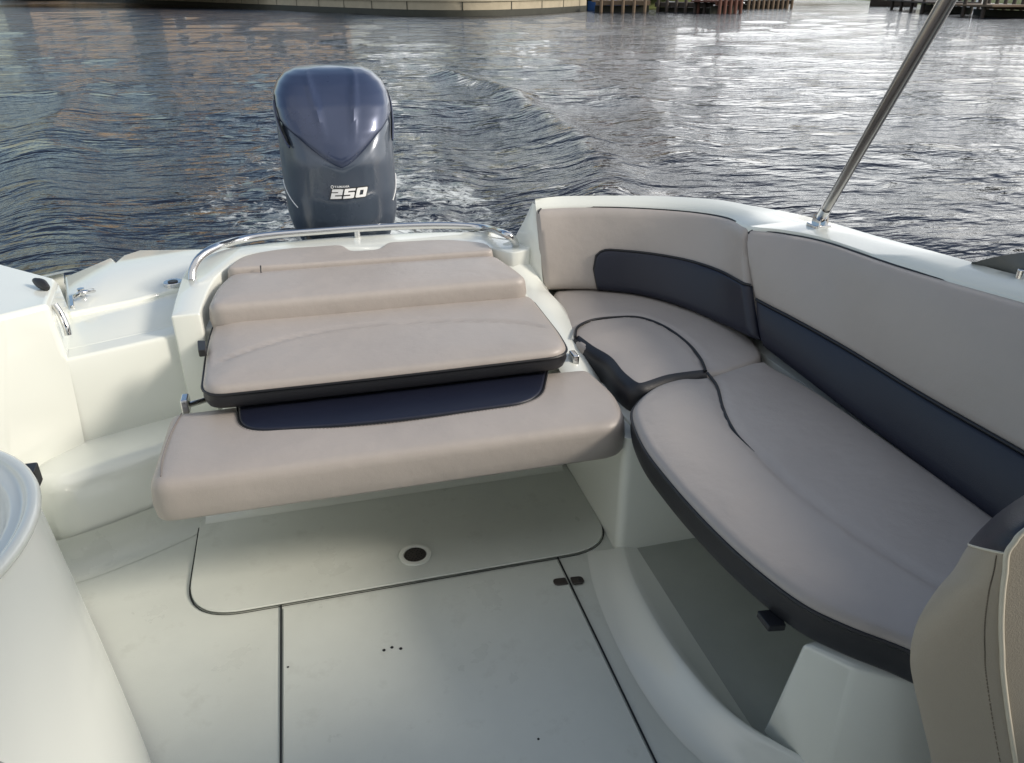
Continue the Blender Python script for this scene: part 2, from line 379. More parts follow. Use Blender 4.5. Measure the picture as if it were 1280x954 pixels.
# starboard bulwark (polyhedron)
A = tuple(PY(0, 395, 2.31)); B = tuple(PY(60, 380, 2.40)); Cc = (-.757, 2.388, .553); D = (-.772, 2.37, .25); D0 = (-.775, 2.36, -.02)
Ft = tuple(PZ(71, 350, .70)); Gt = tuple(PZ(0, 331, .73)); G2 = (-1.24, 1.9, .77); A2 = (-1.10, 1.75, .77); E_ = (-.95, 2.20, .25); E0 = (-.95, 2.20, -.02); E2 = (-1.20, 1.5, .2); E3 = (-1.2, 1.5, -.02)
Cb = tuple(PZ(88, 392, .553))
vs = [A, B, Cc, D, D0, E_, E0, Ft, Gt, G2, A2, E2, E3, Cb]
bul = mesh('bulwark', vs, [(0, 1, 2), (0, 2, 3), (0, 3, 5), (3, 4, 6, 5), (0, 5, 11, 10), (5, 6, 12, 11), (0, 10, 9), (0, 9, 8), (0, 8, 7), (0, 7, 1), (1, 7, 13, 2)], GEL, boat, sharp=60)
bevel(bul, .018, 4, 12)
# chrome grab on the bulwark end
hp = [PX(62, 381, -.785)+Vector((.012, 0, 0)), PX(70, 395, -.775)+Vector((.014, 0, .004)), PX(76, 408, -.765)+Vector((.014, 0, 0)), PX(82, 419, -.757)+Vector((.008, 0, 0))]
gh = tube('grab_handle', hp, .010, STEEL, boat, n=12)
# vent slit on bulwark top
tube('bulwark_vent', [PZ(42, 350, .735), PZ(52, 355, .727), PZ(60, 361, .72)], lambda t: .004+.012*math.sin(math.pi*min(1, max(0, t*.9+.05))), PLASTIC, boat, n=8)
# cleat, small hinge, filler cap
cl = tube('cleat', [PZ(94, 371, .59), PZ(100, 367, .605), PZ(108, 365, .605), PZ(117, 363.5, .592)], .008, STEEL, boat, n=10)
disc(PZ(103, 370, .572), .012, .572, .60, STEEL, cl, 'cleat_foot')
prism(rp(*[(*xy(PZ(a, b, .575)), .008) for a, b in ((86, 372), (91, 371), (93, 384), (88, 385))]), .572, .582, STEEL, boat, 'hinge_plate', .002, 2)
fc = disc(PZ(216, 352.5, .585), .034, .57, .588, STEEL, boat, 'filler_cap', .004, 28)
disc(PZ(216, 352.5, .588), .018, .588, .592, LATCH, fc, 'cap_slot', .002, 16)
# pad latch plate in the rear notch
lt = prism([(p.x, p.y) for p in [PZ(455+18*math.cos(a), 317+3.4*math.sin(a), .658) for a in np.linspace(0, 6.28, 25)[:-1]]], .648, .6585, STEEL, boat, 'pad_latch', .003, 2)
prism([(p.x, p.y) for p in [PZ(455+7*math.cos(a), 317+1.8*math.sin(a), .659) for a in np.linspace(0, 6.28, 17)[:-1]]], .6585, .661, LATCH, lt, 'latch_ring', .001, 1)
# stern grab rail
rail = [PZ(240, 351, .635), PZ(241, 338, .665), PZ(250, 322, .70), PZ(270, 309, .715), PY(300, 300, 3.05), PY(340, 294, 3.09), PY(395, 289.5, 3.115), PY(445, 286, 3.12), PY(500, 283, 3.115), PY(560, 282, 3.10), PY(605, 285, 3.05), PZ(630, 292, .715), PZ(642, 300, .69), PZ(645, 309, .65)]
rl = tube('grab_rail', rail, .0145, STEEL, boat, n=14)
pt = PY(446, 288, 3.12)
tube('rail_post', [pt, (pt.x, pt.y, .64)], .0125, STEEL, rl, n=12, smooth=False)
for q in (rail[0], rail[-1]): disc(q, .026, q.z-.02, q.z+.004, STEEL, rl, 'rail_foot', .003, 20)
# divider between pad and port seat, and sloped panel at backrest end
def poly(name, rows, m, parent, closed=False, sharp=40):
    n = len(rows[0]); vs = [tuple(p) for r in rows for p in r]; fs = []
    for i in range(len(rows)-1):
        for k in range(n-1): fs.append((i*n+k, i*n+k+1, (i+1)*n+k+1, (i+1)*n+k))
    return mesh(name, vs, fs, m, parent, sharp=sharp)
dv = []
for t in np.linspace(0, 1, 14):
    y = 1.99+(2.86-1.99)*t; xl = .70+.01*t; xr = .835+.03*math.sin(t*math.pi)
    z = .43+.10*min(1, t*1.6)**1.2
    zz = z+(.0 if t < .8 else (t-.8)*.55)
    dv.append([(xl, y, .30), (xl, y, zz), (xl+.012, y, zz+.02), (xl+.05, y, zz+.03), (xr-.03, y, zz+.012), (xr, y, zz-.02), (xr+.02, y, .40)])
div = poly('seat_divider', dv, GEL, boat)
_l = smooth_path([PY(667, 250, 2.83), PY(655, 276, 2.85), PZ(643, 300, .665), PZ(647, 316, .61), PZ(654, 335, .53), PZ(664, 356, .46)], 4)
_r = smooth_path([PZ(673, 258, .81), PY(675, 300, 2.75), PY(677, 335, 2.72), PZ(680, 362, .515), PZ(684, 374, .47), PZ(690, 390, .44)], 4)
pe = [[a+(b-a)*t+np.array([-.02, .0, 0])*math.sin(math.pi*t)*.5 for t in np.linspace(0, 1, 7)] for a, b in zip(_l, _r)]
poly('coaming_end', pe, GEL, boat)
# port seat base with toe niche, sill and aft bulkhead
parts = []
pz('aftb', rp((.795, 1.742, .03), (1.6, 1.742, .0), (1.6, 2.75, .0), (.80, 2.75, .0)), -.02, .405, .0)
mesh('storage_recess', [(.862, 1.0, .004), (.862, 1.745, .004), (1.45, 1.745, .004), (1.45, 1.0, .004), (1.0, 1.0, .004), (1.45, 1.745, .40), (1.45, 1.0, .40), (.83, 1.741, .004), (1.45, 1.741, .40), (.83, 1.741, .40), (1.45, 1.741, .004)], [(0, 1, 2, 3, 4), (3, 2, 5, 6)], RECESS_SHADE, boat, smooth=False)  # recess floor and back wall carry their shade in the base colour
vs = [(.885, 1.06, -.02), (.885, 1.045, .05), (.842, .945, .395), (.905, .865, .395), (1.0, .80, .395), (1.25, .745, .395), (1.55, .74, .395), (1.55, 1.06, .395), (1.55, 1.06, -.02), (1.55, .74, -.02), (1.25, .745, -.02), (1.0, .80, -.02), (.915, .875, -.02)]
o = mesh('ped', vs, [(0, 1, 2, 3, 12), (12, 3, 4, 11), (11, 4, 5, 10), (10, 5, 6, 9), (2, 7, 6, 5, 4, 3), (1, 0, 8, 7, 2)], GEL, boat); bevel(o, .012, 3, 30); parts.append(o)
pz('shelf', [xy(p) for p in (PZ(735, 462, .43), PZ(800, 545, .41), PZ(880, 645, .41))]+[(.87, .98), (.90, .98), (1.60, .98), (1.60, 2.0), (1.40, 2.55), (1.2, 2.82), (.84, 2.82), (.86, 2.3)], .395, .415, .004)
seatb = join(parts, 'seat_base'); parts = []
# bracket wedge under the seat front
_in = [PZ(a, b, .47) for a, b in ((745, 361), (800, 366), (860, 380), (905, 399), (948, 440), (1000, 478), (1060, 522), (1240, 655))]
_ou = [(p.x+.13*u, p.y+.13*v, 0) for p, (u, v) in zip(_in, ((0, 1), (.2, 1), (.5, .8), (.8, .6), (1, .2), (1, 0), (1, 0), (1, 0)))]
pz('back_ledge', [xy(p) for p in smooth_path(_in, 4)]+[xy(p) for p in _ou[::-1]], .40, .474, .0)
# sill of the toe niche: swept hump
sp = smooth_path([(.815, 1.745), (.785, 1.62), (.768, 1.46), (.765, 1.30), (.776, 1.18), (.80, 1.085), (.845, 1.0), (.92, .905), (1.02, .83), (1.2, .775)], 5)
rows = []
for i, p in enumerate(sp):
    t = sp[min(i+1, len(sp)-1)]-sp[max(i-1, 0)]; t /= np.linalg.norm(t); nn = np.array([-t[1], t[0]])   # towards the seat
    if nn[0] < 0 and abs(nn[0]) > .3: nn = -nn
    u = i/(len(sp)-1); h = .060*(.25+.75*min(1, u*2.5))
    pr = [(-.11, .0), (-.085, .05*h), (-.062, .18*h), (-.042, .42*h), (-.024, .72*h), (-.010, .93*h), (0, h), (.006, .98*h)]
    row = [(p[0]+nn[0]*a, p[1]+nn[1]*a, max(z, .0015)) for a, z in pr]; q = np.array(row[-1]); e_ = np.array([max(.868, q[0]+.03), p[1], .002])
    row += [tuple(q+(e_-q)*np.array([t, t, 1-(1-t)**1.25])) for t in (.25, .5, .75, 1.)]
    rows.append(row)
rows_ = rows; poly('niche_sill', rows, GEL, boat, sharp=60)
# gas-strut wedge hanging below the seat front edge
# panel behind backrests
vs, fs = [], []
ins = gi
for i, b in enumerate(ins): vs += [(b[0]+.02, b[1]+.02, b[2]-.03), (b[0]+.03, b[1]+.03, .40)]
for i in range(len(ins)-1): fs.append((2*i, 2*i+2, 2*i+3, 2*i+1))
mesh('coaming_liner', vs, fs, GEL, boat)
# ---- starboard console pod with basin
ctr = np.array([-.895, 1.335]); ns = 64
def ring(rx, ry, z, c=ctr): return [(c[0]+rx*math.cos(a), c[1]+ry*math.sin(a), z) for a in np.linspace(0, 2*math.pi, ns+1)[:-1]]
rows = []
foot = np.array([.0, .0])+np.array([(-.47, 1.33), (-.60, 1.63), (-.69, 1.83), (-.80, 2.02), (-.98, 2.12), (-1.22, 1.95), (-1.25, 1.3), (-1.2, .5), (-.75, .25), (-.37, .35), (-.36, .8), (-.40, 1.1)])
fr = resample(smooth_path([tuple(p) for p in foot], 10, True), .01)
fr = ccw(fr); ang = np.arctan2(fr[:, 1]-ctr[1], fr[:, 0]-ctr[0])
def footat(a):
    d = np.abs(np.angle(np.exp(1j*(ang-a)))); return fr[np.argmin(d)]
aa = np.linspace(0, 2*math.pi, ns+1)[:-1]; ft = np.array([footat(a) for a in aa])
for s_ in range(4): ft = (np.roll(ft, 1, 0)+2*ft+np.roll(ft, -1, 0))/4
ft = ctr+(ft-ctr)*(1-.015/np.linalg.norm(ft-ctr, axis=1))[:, None]
top = np.array([(ctr[0]+.325*math.cos(a), ctr[1]+.365*math.sin(a)) for a in aa])
for z, w, off in [(.0012+.02*(1-math.cos(R(t))), 1., .02-.02*math.sin(R(t))) for t in (88,)]+[(z_, 1-((z_-.03)/.62)**1.15, 0) for z_ in (.045, .09, .16, .24, .34, .44, .53, .60, .635, .650)]:
    p = top*(1-w)+ft*w; q = p-ctr; q = q/np.linalg.norm(q, axis=1)[:, None]*off
    rows.append([(a[0], a[1], z) for a in p+q])
con = mesh('console', [p for r in rows for p in r]+[], [(i*ns+k, i*ns+(k+1) % ns, (i+1)*ns+(k+1) % ns, (i+1)*ns+k) for i in range(len(rows)-1) for k in range(ns)], GEL, boat, sharp=70)
rm = [ring(.318, .358, .650), ring(.334, .374, .654), ring(.338, .378, .662), ring(.336, .376, .672), ring(.329, .369, .677), ring(.318, .358, .676), ring(.312, .352, .670), ring(.309, .349, .662), ring(.300, .340, .659), ring(.288, .328, .660), ring(.280, .320, .656), ring(.272, .312, .640), ring(.258, .295, .622), ring(.22, .25, .612), ring(.10, .12, .61)]
mesh('basin_rim', [p for r in rm for p in r], [(i*ns+k, i*ns+(k+1) % ns, (i+1)*ns+(k+1) % ns, (i+1)*ns+k) for i in range(len(rm)-1) for k in range(ns)]+[tuple((len(rm)-1)*ns+k for k in range(ns))], GEL, con, sharp=80)
lp = PZ(52, 598, .62)+Vector((-.012, 0, 0))
prism(rp((lp.x-.03, lp.y-.02, .006), (lp.x+.006, lp.y-.012, .006), (lp.x+.004, lp.y+.03, .006), (lp.x-.03, lp.y+.03, .006)), .60, .645, PLASTIC, con, 'lid_latch', .004, 2)
# dash bulkhead ahead of the camera (behind the photographer)
box((.15, -1.5, .42), (2.7, .08, .9), GEL, boat, 'dash_bulkhead', .02)

# ================================================================== CUSHIONS
# fold-down bench
bench = thing('bench_seat', 'wide taupe fold-down bench with a navy inlay across the cockpit', 'bench')
bo = rp((-.462, 1.728, .055), (.795, 1.722, .075), (.828, 1.90, .06), (.805, 2.085, .035), (.30, 2.118, .3), (-.452, 2.112, .045))
cushion(bo, .362, .476, .034, .008, VINYL, bench, 'seat_cushion', pip=False, wr=.003, seams=[], seed=3, cw=.04)
tube('seam', [(p[0], p[1], .4775) for p in smooth_path([(-.415, 2.09), (-.432, 1.98), (-.437, 1.85), (-.430, 1.765)], 5)], .0018, THREAD2, bench, n=6, smooth=False)
inl = rp((*xy(PZ(297, 504, .485)), .02), (*xy(PZ(300, 540, .485)), .09), (*xy(PZ(470, 530, .485)), .3), (*xy(PZ(675, 502, .485)), .09), (*xy(PZ(684, 461, .485)), .02))
cushion(inl, .476, .490, .009, .004, NAVY, bench, 'inlay', pip=True, wr=.001, seed=5)
def stitches(path, parent, r=.0007, ln=.006, gap=.0045, m=None, name='stitching'):
    Q = resample(np.asarray(path, float), .001, False); v_, f_ = [], []; k = 0; a_, b_ = int(ln/.001), int((ln+gap)/.001)
    while k+a_ < len(Q):
        tube(None, [Q[k], Q[k+a_//2]+np.array([0, 0, r*.6]), Q[k+a_]], r, None, n=5, smooth=False, add=(v_, f_)); k += b_
    return mesh(name, v_, f_, m or THREAD2, parent)
_il = resample(ccw(inl), .004); _nn = normals2(_il); _a = _il+_nn*.009
_a = _a[[i for i in range(len(_a)) if _a[i][1] < 2.02]]
_k = int(np.argmax(np.linalg.norm(np.diff(np.vstack([_a, _a[:1]]), axis=0), axis=1))); _a = np.roll(_a, -(_k+1), 0)
stitches([(p[0], p[1], .4848) for p in _a], bench)
for x, px in ((-.41, 222), (.775, 728)):
    b = box((x, 2.145, .478), (.022, .05, .045), STEEL, bench, 'hinge_bracket', .006)
    tube('hinge_arm', [(x, 2.15, .47), (x+(.06 if x < 0 else -.06), 2.2, .46), (x+(.1 if x < 0 else -.1), 2.27, .45)], .009, STEEL, b, n=8)
# sun pad: three cushions
sf = thing('sun_pad_cushion', 'widest taupe sun pad cushion with a black lower edge, just behind the bench', 'cushion', group='sun pad cushions')
o1 = rp((*xy(PZ(250, 487, .575)), .07), (*xy(PZ(480, 463, .575)), .4), (*xy(PZ(713, 436, .575)), .075), (*xy(PZ(700, 412, .575)), .1), (*xy(PZ(664, 367, .575)), .04), (*xy(PZ(268, 394, .575)), .05), (*xy(PZ(258, 425, .575)), .1))
sm = smooth_path([PZ(251, 470, .575), PZ(262, 459, .575), PZ(310, 443, .575), PZ(370, 425, .575), PZ(430, 413, .575), PZ(500, 407, .575), PZ(580, 405, .575), PZ(640, 406, .575), PZ(698, 411, .575)], 5)
cushion(o1, .505, .575, .026, .012, VINYL, sf, 'cushion_top', band=BLACK, seams=[(sm, .008, .008)], wr=.003, seed=11)
mdl = thing('sun_pad_cushion', 'middle taupe sun pad cushion standing higher than the front one', 'cushion', group='sun pad cushions')
o2 = rp((*xy(PZ(256, 384, .645)), .06), (*xy(PZ(470, 365, .645)), .4), (*xy(PZ(662, 348, .645)), .06), (*xy(PZ(648, 336, .645)), .08), (*xy(PZ(619, 317, .645)), .05), (*xy(PZ(450, 328, .645)), .4), (*xy(PZ(288, 340, .645)), .05), (*xy(PZ(270, 356, .645)), .08))
cushion(o2, .555, .645, .028, .010, VINYL, mdl, 'cushion_top', pip=False, wr=.003, seed=12)
rr_ = thing('sun_pad_cushion', 'narrow rear taupe cushion with a latch notch along the stern rail', 'cushion', group='sun pad cushions')
o3 = rp(*[(*xy(PZ(a, b, .662)), r) for a, b, r in ((281, 336, .03), (450, 325, .3), (617, 313, .02), (610, 303, .05), (560, 298, .1), (484, 302, .03), (472, 311, .02), (440, 313, .02), (428, 305, .03), (350, 310, .15), (300, 319, .09))])
cushion(o3, .60, .662, .014, .004, VINYL, rr_, 'cushion_top', pip=False, wr=.001, seed=13)
s1 = PZ(326, 336, .66)
tube('seam', [(s1.x, s1.y-.012, .63), (s1.x, s1.y-.01, .655), (s1.x, s1.y+.008, .668)], .003, PIPE, rr_, n=6, smooth=False)
# strap buckle beside the pad
tag(prism(rp(*[(*xy(PZ(a, b, .585)), .006) for a, b in ((247, 428), (257, 428), (258, 440), (248, 441))]), .57, .592, PLASTIC, None, 'strap_buckle', .004, 2), 'small black strap buckle tucked between sun pad and white coaming', 'buckle')

# port corner seat cushion
cs = thing('corner_seat_cushion', 'curved taupe corner seat cushion with a piped inner pad and black front edge', 'cushion')
ZS = .50
c_out = [(692, 370), (704, 361), (745, 358), (800, 362), (860, 377), (908, 394), (953, 440), (918, 461), (884, 467), (840, 473), (800, 484), (775, 470), (757, 449), (736, 436), (718, 424)]
co_ = smooth_path([xy(PZ(a, b, ZS)) for a, b in c_out], 6, True)
in_line = [PZ(a, b, ZS) for a, b in ((719, 423), (722, 411), (740, 402), (770, 398.5), (800, 399), (830, 410), (858, 430), (875, 450), (882, 466))]
sml = smooth_path([tuple(p) for p in in_line], 6)
cushion(co_, .412, ZS, .022, .010, VINYL, cs, 'cushion_top', pip=False, seams=[(sml, .008, .010)], seed=21, wr=.002)
tube('piping', [(p[0], p[1], ZS+.0055) for p in sml], .0048, PIPE, cs, n=8, smooth=False)
# black band wrapping the front of the inner pad
fb = smooth_path([xy(PZ(a, b, ZS)) for a, b in ((717, 422), (736, 436), (757, 449), (775, 470), (800, 484), (840, 473), (884, 467))], 6)
tt = np.gradient(fb, axis=0); tt /= np.linalg.norm(tt, axis=1)[:, None]; nn = np.stack([tt[:, 1], -tt[:, 0]], 1)
cen = np.array(xy(PZ(820, 430, ZS)))
if ((fb[10]+nn[10]*.01-cen)**2).sum() < ((fb[10]-cen)**2).sum(): nn = -nn
rows = []
for p, q in zip(fb, nn):
    rows.append([(p[0]+q[0]*d, p[1]+q[1]*d, z) for d, z in ((-.02, ZS+.004), (-.004, ZS-.002), (.005, ZS-.014), (.009, ZS-.03), (.009, .43), (.004, .408), (-.015, .405))])
poly('side_band', rows, BLACK, cs, sharp=60)
# port long seat cushion
ls = thing('long_seat_cushion', 'long taupe side seat cushion with black front band along the port side', 'cushion')
l_out = [(791, 515), (797, 498), (818, 481), (850, 471), (884, 469), (948, 450), (972, 460), (1026, 490), (1118, 553), (1250, 647), (1315, 703), (1410, 790), (1330, 870), (1240, 850), (1138, 802), (1060, 772), (1000, 742), (935, 692), (880, 640), (835, 590), (805, 550)]
lo = smooth_path([xy(PZ(a, b, ZS)) for a, b in l_out], 6, True)
cr = smooth_path([PZ(a, b, ZS) for a, b in ((884, 469), (896, 486), (903, 512), (915, 538), (935, 560), (1000, 620), (1080, 680), (1170, 735), (1260, 790))], 6)
ls_o = cushion(lo, .405, ZS, .024, .012, VINYL, ls, 'cushion_top', band=BLACK, seams=[(cr, .008, .010)], seed=22, wr=.0025)
k4 = int(len(cr)*4/8)
tube('seam_piping', [(p[0], p[1], ZS+.0068) for p in cr[:k4+2]], lambda u: .0046 if u < .7 else .0046-.0042*(u-.7)/.3, PIPE, ls, n=8, smooth=False)
w0 = PZ(962, 783, .40)
prism(rp((w0.x-.006, w0.y-.006, .004), (w0.x+.03, w0.y-.012, .004), (w0.x+.04, w0.y+.035, .004), (w0.x-.006, w0.y+.04, .004)), .391, .407, BLACK, ls, 'hinge_flap', .006, 2)

# backrests: swept padded panels
def backrest(parent, Bp, Tp, split, mats, thick=.085, ends=(.02, .02), names=('lower_pad', 'upper_pad'), start=None, topround=.022):
    """Bp/Tp: bottom/top front lines (same sampling). split: function u->h of the lower/upper boundary; None = single pad"""
    Bs = resample(smooth_path(Bp, 8), .02, False); n = len(Bs); Ts0 = smooth_path(Tp, 8); L = np.linspace(0, len(Ts0)-1, n)
    Ts = np.stack([np.interp(L, np.arange(len(Ts0)), Ts0[:, k]) for k in range(3)], 1)
    mid = (Bs+Ts)/2; t = np.gradient(mid, axis=0); t /= np.linalg.norm(t, axis=1)[:, None]
    nrm = np.array([np.cross(t[i], (Ts[i]-Bs[i])/np.linalg.norm(Ts[i]-Bs[i])) for i in range(n)])
    if (nrm[n//2]@(np.array([.6, 1.6, .9])-mid[n//2])) < 0: nrm = -nrm
    s = np.concatenate([[0], np.cumsum(np.linalg.norm(np.diff(mid, axis=0), axis=1))])
    def endoff(i):
        d0, d1 = s[i], s[-1]-s[i]; o = 0
        for d, r in ((d0, ends[0]), (d1, ends[1])):
            if d < r: o -= r-math.sqrt(max(0, r*r-(r-d)**2))
        return o
    def S(i, h, off): return Bs[i]+(Ts[i]-Bs[i])*h+nrm[i]*(off+endoff(i))
    def grid(name, prof_f, m, i0=0, i1=n):
        rows = [[S(i, h, o) for h, o in prof_f(i)] for i in range(i0, i1)]
        k = len(rows[0]); vs = [tuple(p) for r in rows for p in r]; fs = []
        for i in range(len(rows)-1):
            for j in range(k-1): fs.append((i*k+j, i*k+j+1, (i+1)*k+j+1, (i+1)*k+j))
        fs += [tuple(range(k)), tuple((len(rows)-1)*k+j for j in range(k))[::-1]]
        return mesh(name, vs, fs, m, parent, sharp=55)
    def top(i): 
        q = topround/np.linalg.norm(Ts[i]-Bs[i])
        return [(1-q*1.3, .006), (1-q*.7, .001), (1-q*.25, -.008), (1-.02*q, -.022), (1., -.04), (1., -thick)]
    def bot(): return [(0, -thick), (0., -.02), (.008, -.008), (.03, .0)]
    return dict(S=S, grid=grid, top=top, bot=bot, n=n, s=s)
# corner backrest
cb = thing('corner_back_cushion', 'curved taupe corner backrest with a rounded navy panel in its lower half', 'cushion')
Bc = [PZ(677, 363, .512), PZ(710, 362, .512), PZ(750, 363, .512), PZ(800, 369, .512), PZ(850, 383, .513), PZ(900, 404, .515), PZ(947, 426, .53)]
Tc = [PZ(671, 261, .81), PZ(710, 259, .812), PZ(760, 259, .815), PZ(820, 261, .82), PZ(870, 265, .828), PZ(905, 272, .834), PZ(930, 285, .838)]
bk = backrest(cb, Bc, Tc, None, None)
n = bk['n']; i0 = int(n*.235)
bulge = lambda h: .010*math.sin(math.pi*min(1, max(0, h)))
bk['grid']('backrest_pad', lambda i: bk['bot']()+[(h, .004+bulge(h)) for h in np.linspace(.08, .88, 14)]+bk['top'](i), VINYL)
def hb(i):
    u = (i-i0)/(n-1-i0); h = .50-.02*u; e = (i-i0)*(bk['s'][-1]/(n-1)); r = .075
    if e < r: h -= .24*(1-math.sqrt(max(0, 1-(1-e/r)**2)))
    return h
bk['grid']('inlay', lambda i: [(.0, -.02), (.0, -.004), (.012, .008), (.04, .014)]+[(h, .014+bulge(h)) for h in np.linspace(.08, hb(i)-.03, 8)]+[(hb(i)-.01, .012+bulge(hb(i))), (hb(i), .002+bulge(hb(i)))], NAVY, i0, n)
tube('piping', [bk['S'](i0, h, .008+bulge(h)) for h in np.linspace(.01, hb(i0), 6)]+[bk['S'](i, hb(i)+.005, .010+bulge(.5)) for i in range(i0+1, n)], .0045, PIPE, cb, n=8, smooth=False)
tube('edge_piping', [bk['S'](1, h, -.006) for h in np.linspace(0, .97, 12)]+[bk['S'](i, .998, -.022) for i in range(2, n-1)], .0045, PIPE, cb, n=8, smooth=False)
for k in range(4):    # small scuffs
    pass
# long backrest
lb = thing('long_back_cushion', 'long straight taupe backrest with a full-length navy lower panel', 'cushion')
Bl = [PZ(950, 432, .52), PZ(1000, 470, .51), PZ(1080, 531, .50), PZ(1160, 592, .495), PZ(1240, 654, .49)]
dB = (Bl[-1]-Bl[-2]).normalized(); Bl += [Bl[-1]+dB*.3, Bl[-1]+dB*.65]
Tl = [PZ(932, 286, .838), PZ(975, 291, .852), PZ(1025, 301, .865), PZ(1120, 333, .887), PZ(1280, 378, .918)]
dT = (Tl[-1]-Tl[-2]).normalized(); Tl += [Tl[-1]+dT*.3+Vector((0, 0, -.005)), Tl[-1]+dT*.7]
b2 = backrest(lb, Bl, Tl, None, None, topround=.03)
hs_ = lambda i: .40-.04*i/b2['n']
b2['grid']('lower_pad', lambda i: b2['bot']()+[(h, .004+.010*math.sin(math.pi*h/hs_(i))) for h in np.linspace(.06, hs_(i)-.03, 8)]+[(hs_(i)-.008, .003), (hs_(i)+.002, -.010)], NAVY)
b2['grid']('upper_pad', lambda i: [(hs_(i)-.002, -.02), (hs_(i)+.004, -.002), (hs_(i)+.02, .006)]+[(h, .006+.010*math.sin(math.pi*(h-hs_(i))/(1-hs_(i)))) for h in np.linspace(hs_(i)+.05, .88, 10)]+b2['top'](i), VINYL)
tube('piping', [b2['S'](i, hs_(i)+.002, .005) for i in range(1, b2['n'])], .005, PIPE, lb, n=8, smooth=False)
tube('edge_piping', [b2['S'](1, h, -.006) for h in np.linspace(.02, .97, 10)]+[b2['S'](i, 1.0, -.028) for i in range(2, b2['n']-1)], .0045, PIPE, lb, n=8, smooth=False)

box((1.28, .36, .21), (.5, .56, .46), GEL, boat, 'seat_pod', .03)
# forward passenger seat back (bottom right)
ch = thing('passenger_seat', 'beige seat back with navy top band and pale stitched piping at lower right', 'seat')
YA, YB = .635, .552
Aq = [(1190, 1130), (1172, 1010), (1165, 954), (1150, 890), (1139, 840), (1138, 815), (1141, 795), (1150, 770), (1170, 738), (1192, 712), (1211, 681), (1240, 650), (1280, 621), (1340, 590), (1420, 570)]
Bq = [(1308, 1170), (1285, 1040), (1270, 954), (1260, 890), (1254, 840), (1253, 815), (1252, 795), (1252, 770), (1254, 738), (1257, 715), (1259, 693), (1268, 679), (1282, 664), (1345, 622), (1430, 590)]
As = smooth_path([PY(a, b, YA) for a, b in Aq], 5); Bs = smooth_path([PY(a, b, YB) for a, b in Bq], 5)
back = As+np.array([.10, .05, -.02])
kk = 10*5
def strip_rows(i0, i1, prof): return [[prof(i, t) for t in np.linspace(0, 1, 11)] for i in range(i0, i1)]
def side(i, t):
    p = As[i]*(1-t)+Bs[i]*t; bul = math.sin(math.pi*t)**.7*.022
    d = np.array([-.75, -.2, .35]) if i > 6 else np.array([-.8, -.2, .2])
    return p+d*bul
poly('side_panel', strip_rows(0, kk+1, side), BEIGE, ch, sharp=80)
poly('top_band', strip_rows(kk, len(As), lambda i, t: side(i, t)+np.array([-.002, 0, .002])), NAVY, ch, sharp=80)
fr_ = [[Bs[i]+(np.array([1.5, YB-.02, Bs[i][2]+.12*np.clip((Bs[i][2]-.5)/.4, 0, 1)])-Bs[i])*t+np.array([0, -.03*math.sin(math.pi*min(1, t*1.6)), 0]) for t in np.linspace(0, 1, 10)] for i in range(len(Bs))]
poly('front_panel', fr_, BEIGE, ch, sharp=80)
bk_ = [[As[i]+(np.array([1.5, YA+.02, As[i][2]+.12*np.clip((As[i][2]-.5)/.4, 0, 1)])-As[i])*t+np.array([0, .03*math.sin(math.pi*min(1, t*1.6)), 0]) for t in np.linspace(0, 1, 8)] for i in range(len(As))]
poly('rear_panel', bk_, BLACK, ch, sharp=80)
tube('piping', [Bs[i]+np.array([-.002, -.001, .002]) for i in range(len(Bs))], .0034, WPIPE, ch, n=8, smooth=False)
tube('band_piping', [side(kk, t)+np.array([-.002, -.001, .002]) for t in np.linspace(0, 1, 11)], .0016, WPIPE, ch, n=6, smooth=False)
sv, sf_ = [], []
for k in range(2, kk-1):
    for u in (.2, .7):
        i = k+u; a = int(i); f = i-a
        p = (side(a, .86)*(1-f)+side(a+1, .86)*f); q = (side(a, .86)*(1-f-.35)+side(a+1, .86)*(f+.35)) if f+.35 <= 1 else side(a+1, .86)
        tube(None, [p, (p+q)/2+np.array([-.001, 0, .001]), q], 0.0008, None, n=5, smooth=False, add=(sv, sf_))
mesh('stitching', sv, sf_, THREAD, ch)
# corner of the helm seat at the bottom-left
hp0 = PZ(6, 948, .62)
hseat = thing('helm_seat', 'corner of a taupe helm seat cushion at the bottom left edge', 'seat')
hx, hy = hp0.x, hp0.y
cushion(rp((hx+.012, hy+.0, .03), (hx-.06, hy+.05, .03), (hx-.5, hy-.0, .05), (hx-.45, hy-.42, .05), (hx+.0, hy-.36, .05)), .50, .61, .02, .006, VINYL, hseat, 'seat_cushion', pip=False, seed=31)
disc((hx-.25, hy-.2), .06, .0, .50, STEEL, hseat, 'pedestal', .005)

# windscreen trim piece on the port gunwale
tr = thing('windscreen_trim', 'dark grey moulded windscreen end piece sitting on the port gunwale', 'trim')
w_out = [PZ(1214, 331, .925), PZ(1250, 341, .925), PZ(1282, 350, .93), PZ(1340, 372, .94)]
w_top = [PZ(1216, 328.5, .935), PZ(1245, 321, .965), PZ(1282, 316, .985), PZ(1345, 316, 1.01)]
rows = []
for a, b in zip(smooth_path(w_out, 5), smooth_path(w_top, 5)):
    rows.append([a, a+(b-a)*.25+np.array([-.004, -.002, .004]), a+(b-a)*.6+np.array([-.004, -.002, .006]), b, b+np.array([.05, .02, -.03]), b+np.array([.06, .02, -.09])])
poly('trim_cover', rows, GREYP, tr, sharp=60)
sk = PX(1277, 343, 1.6)
disc(PZ(1277, 343, .945), .012, .93, .958, STEEL, tr, 'trim_screw', .003, 16)

